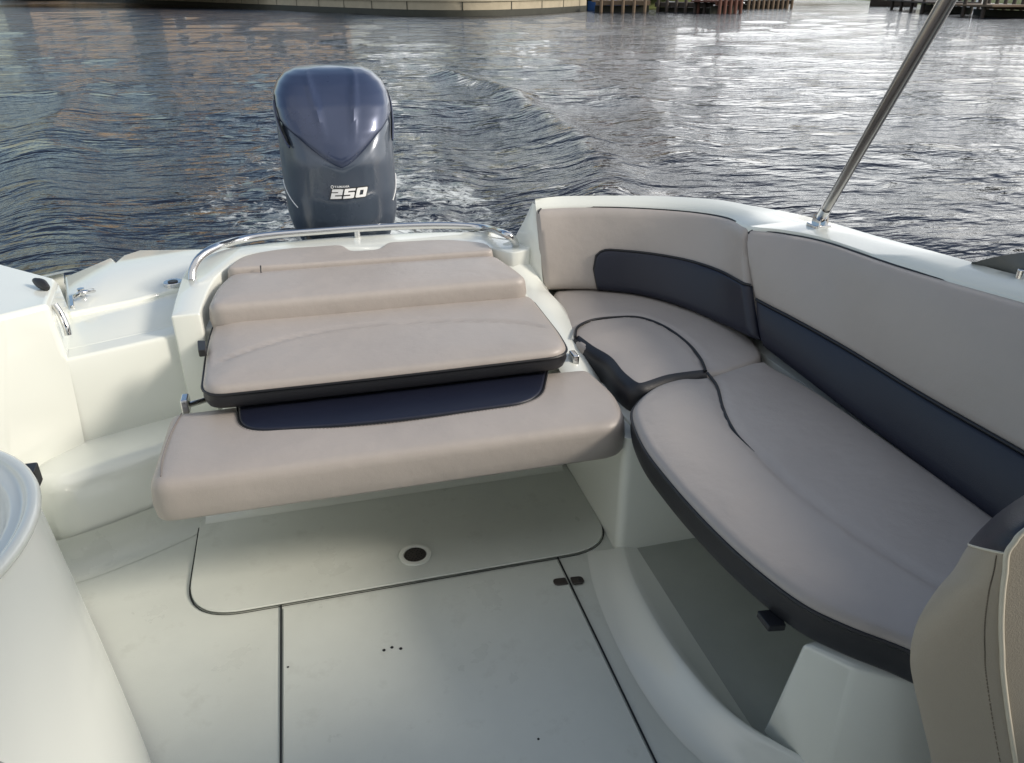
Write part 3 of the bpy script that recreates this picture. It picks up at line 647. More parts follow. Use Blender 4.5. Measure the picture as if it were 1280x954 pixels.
# bimini top: pole, deck hinge, frame bows and unseen canvas overhead, enlarged to shade the cockpit
bi = thing('bimini_top', 'polished steel pole hinged to the port gunwale with an unseen navy bimini canopy sized to shade the cockpit', 'canopy')
p0 = PZ(1026, 273, .90); p1 = Vector((1.062, 1.195, 1.535)); dirp = (p1-p0).normalized()
p2 = p0+dirp*((2.03-p0.z)/dirp.z)
pol = tube('pole', [p0, p2], .0142, POLE, bi, n=16, smooth=False)
tube('pole_seam', [p0+Vector((-.004, -.0125, -.0)), p2+Vector((-.004, -.0125, 0))], .0026, PLASTIC, pol, n=6, smooth=False)
tube('pole_collar', [p0+dirp*.02, p0+dirp*.11], .0175, STEEL, pol, n=16, smooth=False)
hg = prism(rp((p0.x-.032, p0.y-.03, .01), (p0.x+.032, p0.y-.03, .01), (p0.x+.032, p0.y+.03, .01), (p0.x-.032, p0.y+.03, .01)), .868, .884, STEEL, bi, 'deck_hinge', .003, 2)
for sx in (-.014, .014):
    mesh('hinge_cheek', *(lambda v: (v, [(0, 1, 2, 3, 4), (9, 8, 7, 6, 5), (0, 5, 6, 1), (1, 6, 7, 2), (2, 7, 8, 3), (3, 8, 9, 4), (4, 9, 5, 0)]))([(p0.x+sx+d, p0.y+a, .88+b) for d in (-.003, .003) for a, b in ((-.02, 0), (.02, 0), (.016, .03), (0, .038), (-.016, .03))]), STEEL, hg, smooth=False)
tube('hinge_pin', [(p0.x-.024, p0.y, .905), (p0.x+.024, p0.y, .905)], .006, STEEL, hg, n=10, smooth=False)
cv, cf = [], []
for i, y in enumerate(np.linspace(-2.2, .72, 12)):
    for k, u in enumerate(np.linspace(-1, 1, 14)):
        cv.append((.17+u*1.42, y, 2.06-.16*abs(u)**2.5-.03*math.sin(i/11*math.pi*3)**2))
for i in range(11):
    for k in range(13): cf.append((i*14+k, i*14+k+1, (i+1)*14+k+1, (i+1)*14+k))
cn = mesh('canopy', cv, cf, CANVAS, bi); so = cn.modifiers.new('solid', 'SOLIDIFY'); so.thickness = .004  # canvas lies out of view, spread wide to darken floor and seats

# ================================================================== OUTBOARD
ob = thing('outboard_motor', 'large navy and slate outboard engine numbered 250 behind the stern', 'outboard engine', (.17, 3.35, 0))
ECX = .153
zt = [.50, .56, .60, .66, .75, .90, 1.02, 1.07, 1.11, 1.155, 1.195, 1.225, 1.242, 1.249]
hwt = [.190, .215, .232, .244, .248, .248, .247, .246, .244, .236, .214, .182, .135, .0]
yft = [3.42, 3.385, 3.36, 3.345, 3.335, 3.335, 3.375, 3.41, 3.445, 3.50, 3.55, 3.60, 3.66, 3.76]
ybt = [3.86, 3.92, 3.96, 4.0, 4.03, 4.06, 4.07, 4.07, 4.06, 4.04, 4.01, 3.97, 3.92, 3.8]
def cowl(a, z, off=0.):
    hw = np.interp(z, zt, hwt)+off; yf = np.interp(z, zt, yft)-off; yb = np.interp(z, zt, ybt)+off
    yc, hd = (yf+yb)/2, (yb-yf)/2; c, s = math.cos(a), math.sin(a); e = 2/(2.9+.9*min(1, max(0, (z-1.0)/.15)))
    x = ECX+hw*math.copysign(abs(c)**e, c); y = yc+hd*math.copysign(abs(s)**e, s)
    # centre keel of the lower front
    if s < 0: y -= .014*max(0, 1-abs(x-ECX)/.11)*(1 if z < 1.0 else .4)
    # recessed centre panel between two ridges on the cap
    if s < 0 and z > .96:
        ff = min(1, max(0, (z-.96)/.16)); ff = ff*ff*(3-2*ff); rid = .045+.055*min(1, (z-.93)/.3); d = abs(x-ECX)-rid
        y -= .012*math.exp(-(d/.011)**2)*ff
        if d < 0: y += .010*min(1, -d/.03)*ff
    return Vector((x, y, z))
def vline(a):
    x = abs(cowl(a, .95).x-ECX)/.248
    return (.885+.19*x**1.25) if math.sin(a) < 0 else 1.035
na = 160; AA = np.linspace(0, 2*math.pi, na+1)[:-1]
vs, fs = [], []
zr = 26
for i in range(zr):
    for a in AA:
        zb = vline(a)+.004; z = .50+(zb-.50)*(i/(zr-1)); vs.append(cowl(a, z, -.006*(i == zr-1)))
for i in range(zr-1):
    for k in range(na): fs.append((i*na+k, i*na+(k+1) % na, (i+1)*na+(k+1) % na, (i+1)*na+k))
fs.append(tuple(range(na))[::-1])
mesh('lower_cowl', vs, fs, COWL, ob, sharp=50)
vs, fs = [], []; zr = 34
for i in range(zr):
    t = i/(zr-1)
    for a in AA:
        zb = vline(a); z = zb+(1.2485-zb)*(1-(1-t)**1.35)
        o_ = .008 if i > 0 else -.004
        o_ = .004 if i == 1 else o_
        vs.append(cowl(a, z if i > 0 else zb+.002, o_))
for i in range(zr-1):
    for k in range(na): fs.append((i*na+k, i*na+(k+1) % na, (i+1)*na+(k+1) % na, (i+1)*na+k))
fs.append(tuple((zr-1)*na+k for k in range(na)))
mesh('upper_cowl', vs, fs, CAP, ob, sharp=50)
# side air intakes
for sgn in (-1, 1):
    rows = []
    for u in np.linspace(0, 1, 12):
        z = 1.14-.17*u; a0 = (math.pi+.30+.50*u) if sgn < 0 else (-.20-.32*u)
        w = .030*math.sin(math.pi*min(1, u*.9+.08))**.6
        rows.append([cowl(a0, z-w, .0095), cowl(a0, z, .003), cowl(a0, z+w, .0105)])
    poly('air_intake', rows, PLASTIC, ob, sharp=80)
    tube('intake_lip', [r[0] for r in rows], .005, CAP, ob, n=6, smooth=False)
    # silver script line along the lower side
    pts = []
    for u in np.linspace(0, 1, 14):
        a0 = (math.pi+.15+.62*u) if sgn < 0 else (-.15-.5*u)
        pts.append(cowl(a0, .80-.085*u, .001))
    tube('side_stripe', pts, .0022, WHITE, ob, n=5, smooth=False)
# leg and clamp
prism(rp((.05, 3.40, .04), (.29, 3.40, .04), (.27, 3.95, .1), (.07, 3.95, .1)), -.9, .51, COWL, ob, 'midsection', .01)
box((.17, 3.34, .30), (.30, .10, .38), PLASTIC, ob, 'clamp_bracket', .015)
box((.17, 3.62, .50), (.34, .40, .05), PLASTIC, ob, 'lower_tray', .02)
tube('cable_hose', [(.02, 3.40, .52), (-.02, 3.33, .60), (-.01, 3.25, .55), (.0, 3.2, .35)], .012, PLASTIC, ob, n=8)
# numerals 2 5 0 : wide slanted block digits, black backing and white face, laid on the cowl front
def fronty(x, z, off):
    lo, hi = -math.pi/2-1.2, -math.pi/2+1.2
    for _ in range(40):
        m_ = (lo+hi)/2
        if cowl(m_, z).x < x: lo = m_
        else: hi = m_
    return cowl((lo+hi)/2, z, off).y
def stroke_polys(d):
    w, h, t, g = 1., 1., .30, .22
    S = {'2': [(0, 1, .84, 1, .84, .70, 0, .70), (.58, .98, 1, .98, 1, .42, .58, .42), (0, .60, 1, .60, 1, .38, 0, .38), (0, .60, .36, .60, .36, .0, 0, .0), (0, .26, 1, .26, 1, 0, 0, 0)],
         '5': [(0, 1, 1, 1, 1, .76, 0, .76), (0, 1, .36, 1, .36, .40, 0, .40), (0, .62, .92, .62, .92, .38, 0, .38), (.62, .58, 1, .58, 1, .04, .62, .04), (0, .26, .92, .26, .92, 0, 0, 0)],
         '0': [(.06, 1, .94, 1, .94, .74, .06, .74), (0, .95, .34, .95, .34, .05, 0, .05), (.66, .95, 1, .95, 1, .05, .66, .05), (.06, .26, .94, .26, .94, 0, .06, 0)]}[d]
    return S
def digits(name, off, grow, m):
    vs, fs = [], []; q0 = PY(413, 249, 3.325); x0 = q0.x; zb = q0.z; W = .045; G = .0065; hh = .040
    for k, d in enumerate('250'):
        for q, s in enumerate(stroke_polys(d)):
            P = [(s[i], s[i+1]) for i in range(0, 8, 2)]
            cxp = sum(p[0] for p in P)/4; cyp = sum(p[1] for p in P)/4
            # subdivide in x so it follows the cowl
            xa = min(p[0] for p in P)*W-grow; xb = max(p[0] for p in P)*W+grow; za = min(p[1] for p in P)*hh-grow; zc = max(p[1] for p in P)*hh+grow
            nx = max(2, int((xb-xa)/.004)); b0 = len(vs)
            for u in np.linspace(xa, xb, nx+1):
                for z in (za, zc):
                    X = x0+k*(W+G)+u+z*.30; Z = zb+z; vs.append((X, fronty(X, Z, off+q*.00012), Z))
            for j in range(nx): fs.append((b0+2*j, b0+2*j+2, b0+2*j+3, b0+2*j+1))
    return mesh(name, vs, fs, m, ob, smooth=False)
digits('numeral_backing', .0025, .0034, PLASTIC); digits('numeral', .0045, 0., WHITE)
fcv = bpy.data.curves.new('script', 'FONT'); fcv.body = 'YAMAHA'; fcv.size = .0135; fcv.offset = .0002; fcv.space_character = 1.15
fo = bpy.data.objects.new('script', fcv); C.objects.link(fo); bpy.context.view_layer.update()
me = bpy.data.meshes.new_from_object(fo.evaluated_get(bpy.context.evaluated_depsgraph_get())); bpy.data.objects.remove(fo)
q1 = PY(418, 233.5, 3.33); vs = [(q1.x+v.co.x, 0, q1.z-.004+v.co.y) for v in me.vertices]; vs = [(x, fronty(x, z, .004), z) for x, _, z in vs]
fs = [tuple(p.vertices) for p in me.polygons]
mesh('maker_script', vs, fs, WHITE, ob, smooth=False)
tube('maker_ring', [(q1.x-.009+.0055*math.cos(a), fronty(q1.x-.009, q1.z, .004), q1.z+.0005+.0055*math.sin(a)) for a in np.linspace(0, 6.28, 17)[:-1]], .0011, WHITE, ob, n=5, smooth=False, closed=True)

# ================================================================== WATER
WZ = -.35
def graded(a, b, d, far, g):
    v = list(np.arange(a, b, d)); s = d
    while v[-1] < far: s *= g; v.append(v[-1]+s)
    return v
xr = graded(.17, 7.0, .065, 900, 1.06); xl = [-(q-.34) for q in graded(.17, 5.5, .065, 700, 1.06)]
X = np.array(sorted(set(np.round(xl+xr, 4)))); Y = np.array([-900, -300, -100, -30, -12, -5, -1, 1, 2.]+graded(2.4, 24., .07, 1800, 1.055))
gx, gy = np.meshgrid(X, Y)
hgt = np.zeros_like(gx)
def wave(lmin, lmax, num, amp, d0, spread, seed):
    r = np.random.default_rng(seed); out = np.zeros_like(gx)
    for k in range(num):
        l = math.exp(r.uniform(math.log(lmin), math.log(lmax))); a = d0+r.normal(0, spread); kk_ = 2*math.pi/l
        out += amp*l**.9*np.sin(kk_*(gx*math.cos(a)+gy*math.sin(a))+r.uniform(0, 6.28))*np.clip(1.6-.0*l, 0, 1)
    return out/math.sqrt(num)
near = np.exp(-np.maximum(0, gy-26)/20)*np.exp(-np.maximum(0, np.abs(gx)-9)/8)
hgt += wave(.45, 2.6, 46, .008, R(78), .55, 3)*near
hgt += wave(2.5, 7, 12, .008, R(100), .5, 4)*np.exp(-np.maximum(0, gy-60)/40)
def ridge(pts, amp, w, fade=1.):
    P = smooth_path(pts, 8)[:, :2]; Q = np.stack([gx.ravel(), gy.ravel()], 1)
    sel = (gy.ravel() < 45) & (np.abs(gx.ravel()) < 25); d = np.full(len(Q), 9.); d[sel] = dist_poly(Q[sel], P, False)
    d = d.reshape(gx.shape); return amp*np.exp(-(d/w)**2)
hgt += ridge([(1.9, 5.2, 0), (2.6, 6.6, 0), (3.2, 8.0, 0), (3.7, 10.2, 0), (4.0, 13.5, 0), (4.1, 17, 0), (3.6, 21, 0)], .12, .34)
hgt += ridge([(4.6, 9.0, 0), (5.6, 12, 0), (6.6, 16, 0), (7.4, 22, 0)], .07, .5)
hgt -= ridge([(1.3, 6.5, 0), (2.3, 9.5, 0), (2.7, 14, 0)], .08, .5)
hgt += ridge([(-1.4, 5.4, 0), (-2.2, 7.4, 0), (-2.9, 10, 0), (-3.6, 14, 0), (-4.2, 20, 0)], .11, .5)
hgt += ridge([(-4.0, 8.0, 0), (-5.4, 11.5, 0), (-7.4, 17, 0)], .10, .7)
hgt -= ridge([(-3.0, 8.0, 0), (-4.4, 11.0, 0)], .08, .6)
wk = np.exp(-((gx-.3)/(.55+.11*np.maximum(0, gy-4)))**2)*np.clip((gy-3.3)/1, 0, 1)*np.exp(-np.maximum(0, gy-9)/7)
hgt += wk*(wave(.22, .7, 40, .05, R(90), 1.6, 9)+.03*np.sin(gy*2.3))
damp = np.clip(np.maximum(np.abs(gx-.2)-1.3, gy-3.3)/1.2, 0, 1); hgt *= damp
foam = wk*np.clip(1-np.maximum(0, gy-6.5)/9, 0, 1)
foam += ridge([(1.3, 4.6, 0), (1.5, 6.5, 0), (1.7, 8.2, 0)], .55, .55)+ridge([(-.8, 7.6, 0), (-.95, 8.6, 0)], .35, .5)
vs = np.column_stack([gx.ravel(), gy.ravel(), WZ+hgt.ravel()]); nx, ny = len(X), len(Y)
ii = np.arange(nx*ny).reshape(ny, nx); q = np.stack([ii[:-1, :-1], ii[:-1, 1:], ii[1:, 1:], ii[1:, :-1]], -1).reshape(-1, 4)
me = bpy.data.meshes.new('water'); me.vertices.add(len(vs)); me.vertices.foreach_set('co', vs.ravel()); me.loops.add(q.size); me.loops.foreach_set('vertex_index', q.ravel().astype(np.int32))
me.polygons.add(len(q)); me.polygons.foreach_set('loop_start', np.arange(0, q.size, 4, dtype=np.int32)); me.update(calc_edges=True)
at = me.attributes.new('foam', 'FLOAT', 'POINT'); at.data.foreach_set('value', np.clip(foam, 0, 1).ravel().astype(np.float32))
WM = bpy.data.materials.new('water'); WM.use_nodes = True; nt = WM.node_tree; L = nt.links.new; b = nt.nodes['Principled BSDF']
b.inputs['Base Color'].default_value = (.010, .012, .020, 1); b.inputs['Roughness'].default_value = .04; b.inputs['IOR'].default_value = 1.33
tc = nt.nodes.new('ShaderNodeTexCoord')
def tex(kind, scale, stretch=(1, 1, 1), detail=3, rough=.55, rot=0., dist=0.):
    mp = nt.nodes.new('ShaderNodeMapping'); mp.inputs['Scale'].default_value = stretch; mp.inputs['Rotation'].default_value = (0, 0, rot); L(tc.outputs['Object'], mp.inputs['Vector'])
    t = nt.nodes.new('ShaderNodeTexNoise'); t.inputs['Scale'].default_value = scale; t.inputs['Detail'].default_value = detail; t.inputs['Roughness'].default_value = rough; t.inputs['Distortion'].default_value = dist
    L(mp.outputs['Vector'], t.inputs['Vector']); return t
def bump(t, st, d, prev=None):
    n = nt.nodes.new('ShaderNodeBump'); n.inputs['Strength'].default_value = st; n.inputs['Distance'].default_value = d; L(t.outputs['Fac'], n.inputs['Height'])
    if prev: L(prev.outputs['Normal'], n.inputs['Normal'])
    return n
b1 = bump(tex('n', 1.3, (.75, 1.25, 1), 2, .5, R(-8)), 1., .14)
b2_ = bump(tex('n', 4.2, (.55, 1.3, 1), 2, .5, R(7), .3), 1., .060, b1)
b3 = bump(tex('n', 12, (.65, 1.2, 1), 3, .5, R(-5), .3), 1., .017, b2_)
L(b3.outputs['Normal'], b.inputs['Normal'])
fa = nt.nodes.new('ShaderNodeAttribute'); fa.attribute_name = 'foam'
fn = tex('n', 7, (1, 1, 1), 7, .72, 0, 1.2); fn2 = tex('n', 1.6, (1, .8, 1), 3, .5, 0, .5)
def math_(op, a, bv):
    n = nt.nodes.new('ShaderNodeMath'); n.operation = op
    for k, v in ((0, a), (1, bv)):
        if isinstance(v, (int, float)): n.inputs[k].default_value = v
        else: L(v, n.inputs[k])
    return n.outputs[0]
s_ = math_('ADD', math_('MULTIPLY', fn.outputs['Fac'], .75), math_('MULTIPLY', fn2.outputs['Fac'], .35))
s_ = math_('ADD', s_, math_('MULTIPLY', fa.outputs['Fac'], .285))
mr = nt.nodes.new('ShaderNodeMapRange'); mr.inputs['From Min'].default_value = .73; mr.inputs['From Max'].default_value = .88; L(s_, mr.inputs['Value'])
fm = math_('MULTIPLY', mr.outputs['Result'], math_('MINIMUM', math_('MULTIPLY', fa.outputs['Fac'], 3.), 1.))
FD = nt.nodes.new('ShaderNodeBsdfDiffuse'); FD.inputs['Color'].default_value = (.62, .66, .66, 1)
MS = nt.nodes.new('ShaderNodeMixShader'); L(fm, MS.inputs['Fac']); L(b.outputs['BSDF'], MS.inputs[1]); L(FD.outputs['BSDF'], MS.inputs[2])
L(MS.outputs['Shader'], nt.nodes['Material Output'].inputs['Surface'])
wa = link('water', me, WM); wa['kind'] = 'structure'

# ================================================================== FAR SHORE
CONC = mat('seawall_concrete', (.42, .37, .27), .85, var=.3, varscale=.8, bumps=[('noise', 3, .3, .05)])
ALGAE = mat('algae_band', (.035, .036, .026), .8, var=.4, varscale=1.2)
LAWN = mat('lawn', (.10, .12, .035), .9, var=.4, varscale=.3)
WOOD = mat('weathered_wood', (.16, .115, .075), .8, var=.35, varscale=3)
DARKW = mat('dark_piling', (.045, .035, .028), .8, var=.4, varscale=3)
REDW = mat('red_brown_wood', (.13, .055, .038), .8, var=.3, varscale=3)
BLUEP = mat('blue_paint', (.05, .14, .38), .5)
TAN = mat('tan_stucco', (.42, .30, .19), .85, var=.15, varscale=.7)
CREAM = mat('cream_stucco', (.50, .44, .34), .85, var=.12, varscale=.7)
ROOF = mat('brown_shingles', (.14, .085, .06), .9, var=.3, varscale=2)
GLASS = mat('window_glass', (.02, .025, .03), .1)
ORNG = mat('orange_paint', (.55, .28, .05), .6)
LEAF = [mat('leaf_green', (.055, .075, .022), .7, var=.4, varscale=1.2), mat('leaf_dark', (.03, .045, .018), .7, var=.4, varscale=1.2)]
BARK = mat('bark', (.10, .075, .055), .9, var=.3, varscale=4)
wl = [(-60, 190), (-38, 166)]+[xy(PZ(*p, WZ)) for p in ((150, 3), (230, 6.5), (320, 11), (420, 16), (510, 20), (590, 21), (650, 19), (700, 16), (741, 12.5))]
W = resample(smooth_path([(p[0], p[1]) for p in wl], 6), 2.5, False)
W = W[:-1] if len(W) > 3 else W
tn = np.gradient(W, axis=0); tn /= np.linalg.norm(tn, axis=1)[:, None]; nb_ = np.stack([-tn[:, 1], tn[:, 0]], 1)
if nb_[len(W)//2][1] < 0: nb_ = -nb_
sw = thing('seawall', 'sunlit tan concrete seawall with a dark algae band along the far bank', 'seawall', (float(W[len(W)//2][0]), float(W[len(W)//2][1]), WZ))
def wallstrip(name, prof, m):
    rows = [[(p[0]+q[0]*d, p[1]+q[1]*d, z) for d, z in prof] for p, q in zip(W, nb_)]
    return poly(name, rows, m, sw, sharp=40)
wallstrip('algae_band', [(-.02, WZ-1.), (-.02, WZ+.42), (.0, WZ+.45)], ALGAE)
wf = wallstrip('wall_face', [(.0, WZ+.40), (.0, WZ+1.02), (.05, WZ+1.03)], CONC)
wallstrip('wall_cap', [(-.06, WZ+1.02), (-.10, WZ+1.04), (-.10, WZ+1.20), (.45, WZ+1.22), (.45, WZ+1.0)], CONC)
jv, jf = [], []
for i in range(1, len(W)-1, 2):
    p, q, t = W[i], nb_[i], tn[i]
    b0 = len(jv); jv += [(p[0]-q[0]*.03+t[0]*s*.05, p[1]-q[1]*.03+t[1]*s*.05, z) for s, z in ((-1, WZ+.4), (1, WZ+.4), (1, WZ+1.02), (-1, WZ+1.02))]; jf.append((b0, b0+1, b0+2, b0+3))
bm = bmesh.new(); bm.from_mesh(wf.data); wf.data.materials.append(ALGAE); jvs = [bm.verts.new(v) for v in jv]
for f in jf: bm.faces.new([jvs[q] for q in f]).material_index = 1
bm.to_mesh(wf.data); bm.free()
rows = [[(p[0]+q[0]*.3, p[1]+q[1]*.3, WZ+1.19), (p[0]+q[0]*3, p[1]+q[1]*3, WZ+1.45), (p[0]+q[0]*20, p[1]+q[1]*20, WZ+1.6), (p[0]+q[0]*90, p[1]+q[1]*90, WZ+2)] for p, q in zip(W[::4], nb_[::4])]
lw = poly('lawn', rows, LAWN, None); lw['kind'] = 'structure'
# far bank behind the docks and to the right
bank = [[(30, 86, WZ-.2), (30, 88, WZ+.8), (30, 160, WZ+1.5)], [(45, 86, WZ-.2), (45, 88, WZ+.8), (52, 160, WZ+1.5)], [(58, 100, WZ-.2), (59, 104, WZ+.8), (70, 190, WZ+1.5)], [(76, 170, WZ-.2), (78, 174, WZ+.8), (90, 260, WZ+1.5)], [(105, 330, WZ-.2), (106, 340, WZ+.8), (120, 450, WZ+1.5)], [(230, 520, WZ-.2), (235, 530, WZ+.8), (260, 700, WZ+1.5)]]
poly('river_bank', bank, LAWN, None)['kind'] = 'structure'
bank2 = [[(230, 420, WZ-.2), (240, 425, WZ+.8), (380, 520, WZ+1.5)], [(98, 128, WZ-.2), (101, 128, WZ+.8), (190, 190, WZ+1.5)], [(66, 68, WZ-.2), (69, 67, WZ+.8), (150, 110, WZ+1.5)], [(58, 50, WZ-.2), (61, 49, WZ+.8), (150, 60, WZ+1.5)], [(60, 20, WZ-.2), (64, 20, WZ+.8), (150, 10, WZ+1.5)]]
poly('river_bank', bank2, LAWN, None)['kind'] = 'structure'

def piling(x, y, h, m, parent, r=.15, name='piling'):
    vs, fs = [], []; n = 10
    for z, rr in ((WZ-1, r), (WZ+h-.05, r*.95), (WZ+h, r*.8)):
        for k in range(n): a = 2*math.pi*k/n; vs.append((x+rr*math.cos(a), y+rr*math.sin(a), z))
    for i in range(2):
        for k in range(n): fs.append((i*n+k, i*n+(k+1) % n, (i+1)*n+(k+1) % n, (i+1)*n+k))
    fs.append(tuple(2*n+k for k in range(n)))
    return mesh(name, vs, fs, m, parent, sharp=40)
def dock(label, a, b, depth, h, wood, posts, npost, ph=1.3, skirt=None, group=None, nm='dock'):
    a, b = Vector((*a, 0)), Vector((*b, 0)); t = (b-a).normalized(); n = Vector((-t.y, t.x, 0))
    if n.y < 0: n = -n
    d = thing(nm, label, 'dock', (a.x, a.y, WZ), group)
    prism([xy(a), xy(b), xy(b+n*depth), xy(a+n*depth)], WZ+h-.14, WZ+h, wood, d, 'deck', .02, 1)
    prism([xy(a-n*.03), xy(b-n*.03), xy(b+n*.02), xy(a+n*.02)], WZ+h-.38, WZ+h-.02, wood, d, 'fascia', .01, 1)
    for k in range(npost):
        p = a.lerp(b, (k+.5)/npost)-n*.22; piling(p.x, p.y, ph, posts, d)
    for k in range(max(2, npost//2)):
        p = a.lerp(b, (k+.5)/max(2, npost//2))+n*(depth-.2); piling(p.x, p.y, ph, posts, d)
    if skirt:
        prism([xy(a+n*.5), xy(b+n*.5), xy(b+n*.6), xy(a+n*.6)], WZ-.4, WZ+h-.4, skirt, d, 'back_wall', .01, 1)
    return d
def wxy(px, py): return xy(PZ(px, py, WZ))
dock('brown plank dock with tall pilings just right of the seawall end', wxy(744, 15.5), wxy(812, 15.5), 4, .95, WOOD, WOOD, 5, 1.5, ALGAE)
dock('dark low dock between the brown dock and the red one', wxy(818, 15), wxy(888, 16.5), 4, .8, DARKW, DARKW, 6, 1.25, ALGAE)
dock('red-brown wooden dock with closely spaced red pilings', wxy(893, 17.3), wxy(926, 16.6), 3, 1.0, REDW, REDW, 5, 1.45, ALGAE)
dock('grey dock with a row of pale leaning pilings past the red dock', wxy(930, 11.5), wxy(990, 10.5), 3, .8, DARKW, WOOD, 10, 1.35, ALGAE)
dock('long dark dock with many posts on the right bank', wxy(1158, 11.5), wxy(1222, 18), 4, .9, DARKW, DARKW, 9, 1.5, ALGAE, )
dock('grey concrete dock at the right edge of the water', wxy(1224, 19), wxy(1300, 22.5), 4, .85, WOOD, DARKW, 7, 1.2, ALGAE)
# moored / passing boats
def small_boat(label, px, py, ln, rz, col, canopy=None, cat='motorboat', pers=False):
    p = PZ(px, py, WZ); d = thing('motorboat', label, cat, (p.x, p.y, WZ))
    rows = []
    for u in np.linspace(0, 1, 9):
        w = ln*.17*(1-u**3)**.7; y = (u-.5)*ln; zt_ = .55+.25*u**2
        c, s = math.cos(rz), math.sin(rz)
        rows.append([(p.x+c*x-s*y, p.y+s*x+c*y, WZ+z) for x, z in ((-w*.6, -.2), (-w, .1), (-w*1.05, zt_), (-w*.85, zt_+.02), (-w*.8, .3), (w*.8, .3), (w*.85, zt_+.02), (w*1.05, zt_), (w, .1), (w*.6, -.2))])
    poly('hull', rows, col, d, sharp=40)
    box((p.x, p.y, WZ+.75), (ln*.16, ln*.14, .8), col, d, 'console', .05)
    if canopy:
        box((p.x, p.y, WZ+2.0), (ln*.3, ln*.32, .07), canopy, d, 'canopy', .02)
        for sx in (-1, 1):
            for sy in (-1, 1): tube('canopy_post', [(p.x+sx*ln*.13, p.y+sy*ln*.14, WZ+.4), (p.x+sx*ln*.13, p.y+sy*ln*.14, WZ+2.0)], .03, POLE, d, n=6, smooth=False)
    return d
small_boat('small dark motorboat far out in the open channel', 1116, 8.2, 5.2, .9, DARKW)
small_boat('blue covered boat tied up by the brown plank dock', 765, 12.5, 5, 1.4, BLUEP)
small_boat('white boat moored behind the dark low dock', 872, 13, 6, 1.2, WHITE, CANVAS)
small_boat('white boat with orange canopy moored by the right bank', 1226, 12.5, 6, .5, WHITE, ORNG)
# houses (reflected in the water; the eaves are above the frame)
def house(label, x, y, w, d, h, rz, wm, nwin):
    t = thing('house', label, 'house', (x, y, WZ+1.4))
    c, s = math.cos(rz), math.sin(rz)
    def T(a, b_): return (x+c*a-s*b_, y+s*a+c*b_)
    z0 = WZ+1.2
    prism([T(-w/2, 0), T(w/2, 0), T(w/2, d), T(-w/2, d)], z0, z0+h, wm, t, 'wall', 0)
    vs = [(*T(-w/2-.7, -.8), z0+h), (*T(w/2+.7, -.8), z0+h), (*T(w/2+.7, d+.8), z0+h), (*T(-w/2-.7, d+.8), z0+h), (*T(-w/2+2, d/2), z0+h+d*.28), (*T(w/2-2, d/2), z0+h+d*.28)]
    mesh('roof', vs, [(0, 1, 5, 4), (1, 2, 5), (2, 3, 4, 5), (3, 0, 4), (0, 3, 2, 1)], ROOF, t, smooth=False)
    for fl_ in range(max(1, int(h//3))):
        for k in range(nwin):
            u = -w/2+w*(k+.5)/nwin; zc = z0+1.6+fl_*3
            f = mesh('window', [(*T(u+sx*.75, -.05), zc+sz*.7) for sx, sz in ((-1, -1), (1, -1), (1, 1), (-1, 1))]+[(*T(u+sx*.75, .05), zc+sz*.7) for sx, sz in ((-1, -1), (1, -1), (1, 1), (-1, 1))], [(0, 1, 2, 3), (0, 4, 5, 1), (1, 5, 6, 2), (2, 6, 7, 3), (3, 7, 4, 0)], WHITE, t, smooth=False)
            mesh('pane', [(*T(u+sx*.66, -.07), zc+sz*.62) for sx, sz in ((-1, -1), (1, -1), (1, 1), (-1, 1))], [(0, 1, 2, 3)], GLASS, f, smooth=False)
house('tan two-storey waterfront house behind the seawall bend', -3, 118, 26, 12, 6.4, .45, TAN, 6)
house('tan house with brown roof far along the seawall', -30, 172, 30, 12, 6.4, .6, TAN, 6)
house('cream low house behind the brown plank dock', 44, 108, 16, 10, 3.4, -.1, CREAM, 4)
house('cream house on the right bank above the long dark dock', 112, 90, 16, 10, 6.2, -.9, CREAM, 4)
# trees: tapered trunk, limbs, leaf-clump crowns
def leafclump(pts, size, seed):
    r = np.random.default_rng(seed); vs, fs = [], []
    for p in pts:
        a = r.normal(size=3); a /= np.linalg.norm(a); b_ = np.cross(a, r.normal(size=3)); b_ /= np.linalg.norm(b_); s = size*r.uniform(.6, 1.4)
        i = len(vs); vs += [p-a*s, p+b_*s*.5, p+a*s, p-b_*s*.5]; fs.append((i, i+1, i+2, i+3))
    return vs, fs
def tree(label, x, y, h, rad, m, seed, group='trees along the banks'):
    t = thing('tree', label, 'tree', (x, y, WZ+1.2), group); r = np.random.default_rng(seed); z0 = WZ+1.0
    tv, tf = [], []
    tube(None, [(x, y, z0), (x+.2, y, z0+h*.25), (x-.1, y+.1, z0+h*.5), (x, y, z0+h*.75)], lambda u: .35*(1-u*.8), None, n=8, add=(tv, tf))
    cl_ = []
    for k in range(9):
        a = r.uniform(0, 6.28); e = np.array([x+math.cos(a)*rad*r.uniform(.3, .75), y+math.sin(a)*rad*r.uniform(.3, .75), z0+h*r.uniform(.45, .92)])
        tube(None, [(x, y, z0+h*r.uniform(.3, .5)), ((x+e[0])/2, (y+e[1])/2, e[2]-.6), e], lambda u: .12*(1-u*.8), None, n=6, add=(tv, tf)); cl_.append(e)
    mesh('trunk', tv, tf, BARK, t)
    pts = []
    for e in cl_+[np.array([x, y, z0+h*.85])]:
        n = 260; q = r.normal(size=(n, 3)); q /= np.linalg.norm(q, axis=1)[:, None]; q *= (r.uniform(.25, 1, (n, 1))**.5)*rad*.42*np.array([1, 1, .75]); pts.append(e+q)
    v, f = leafclump(np.vstack(pts), .34, seed); mesh('crown', v, f, m, t, smooth=False)
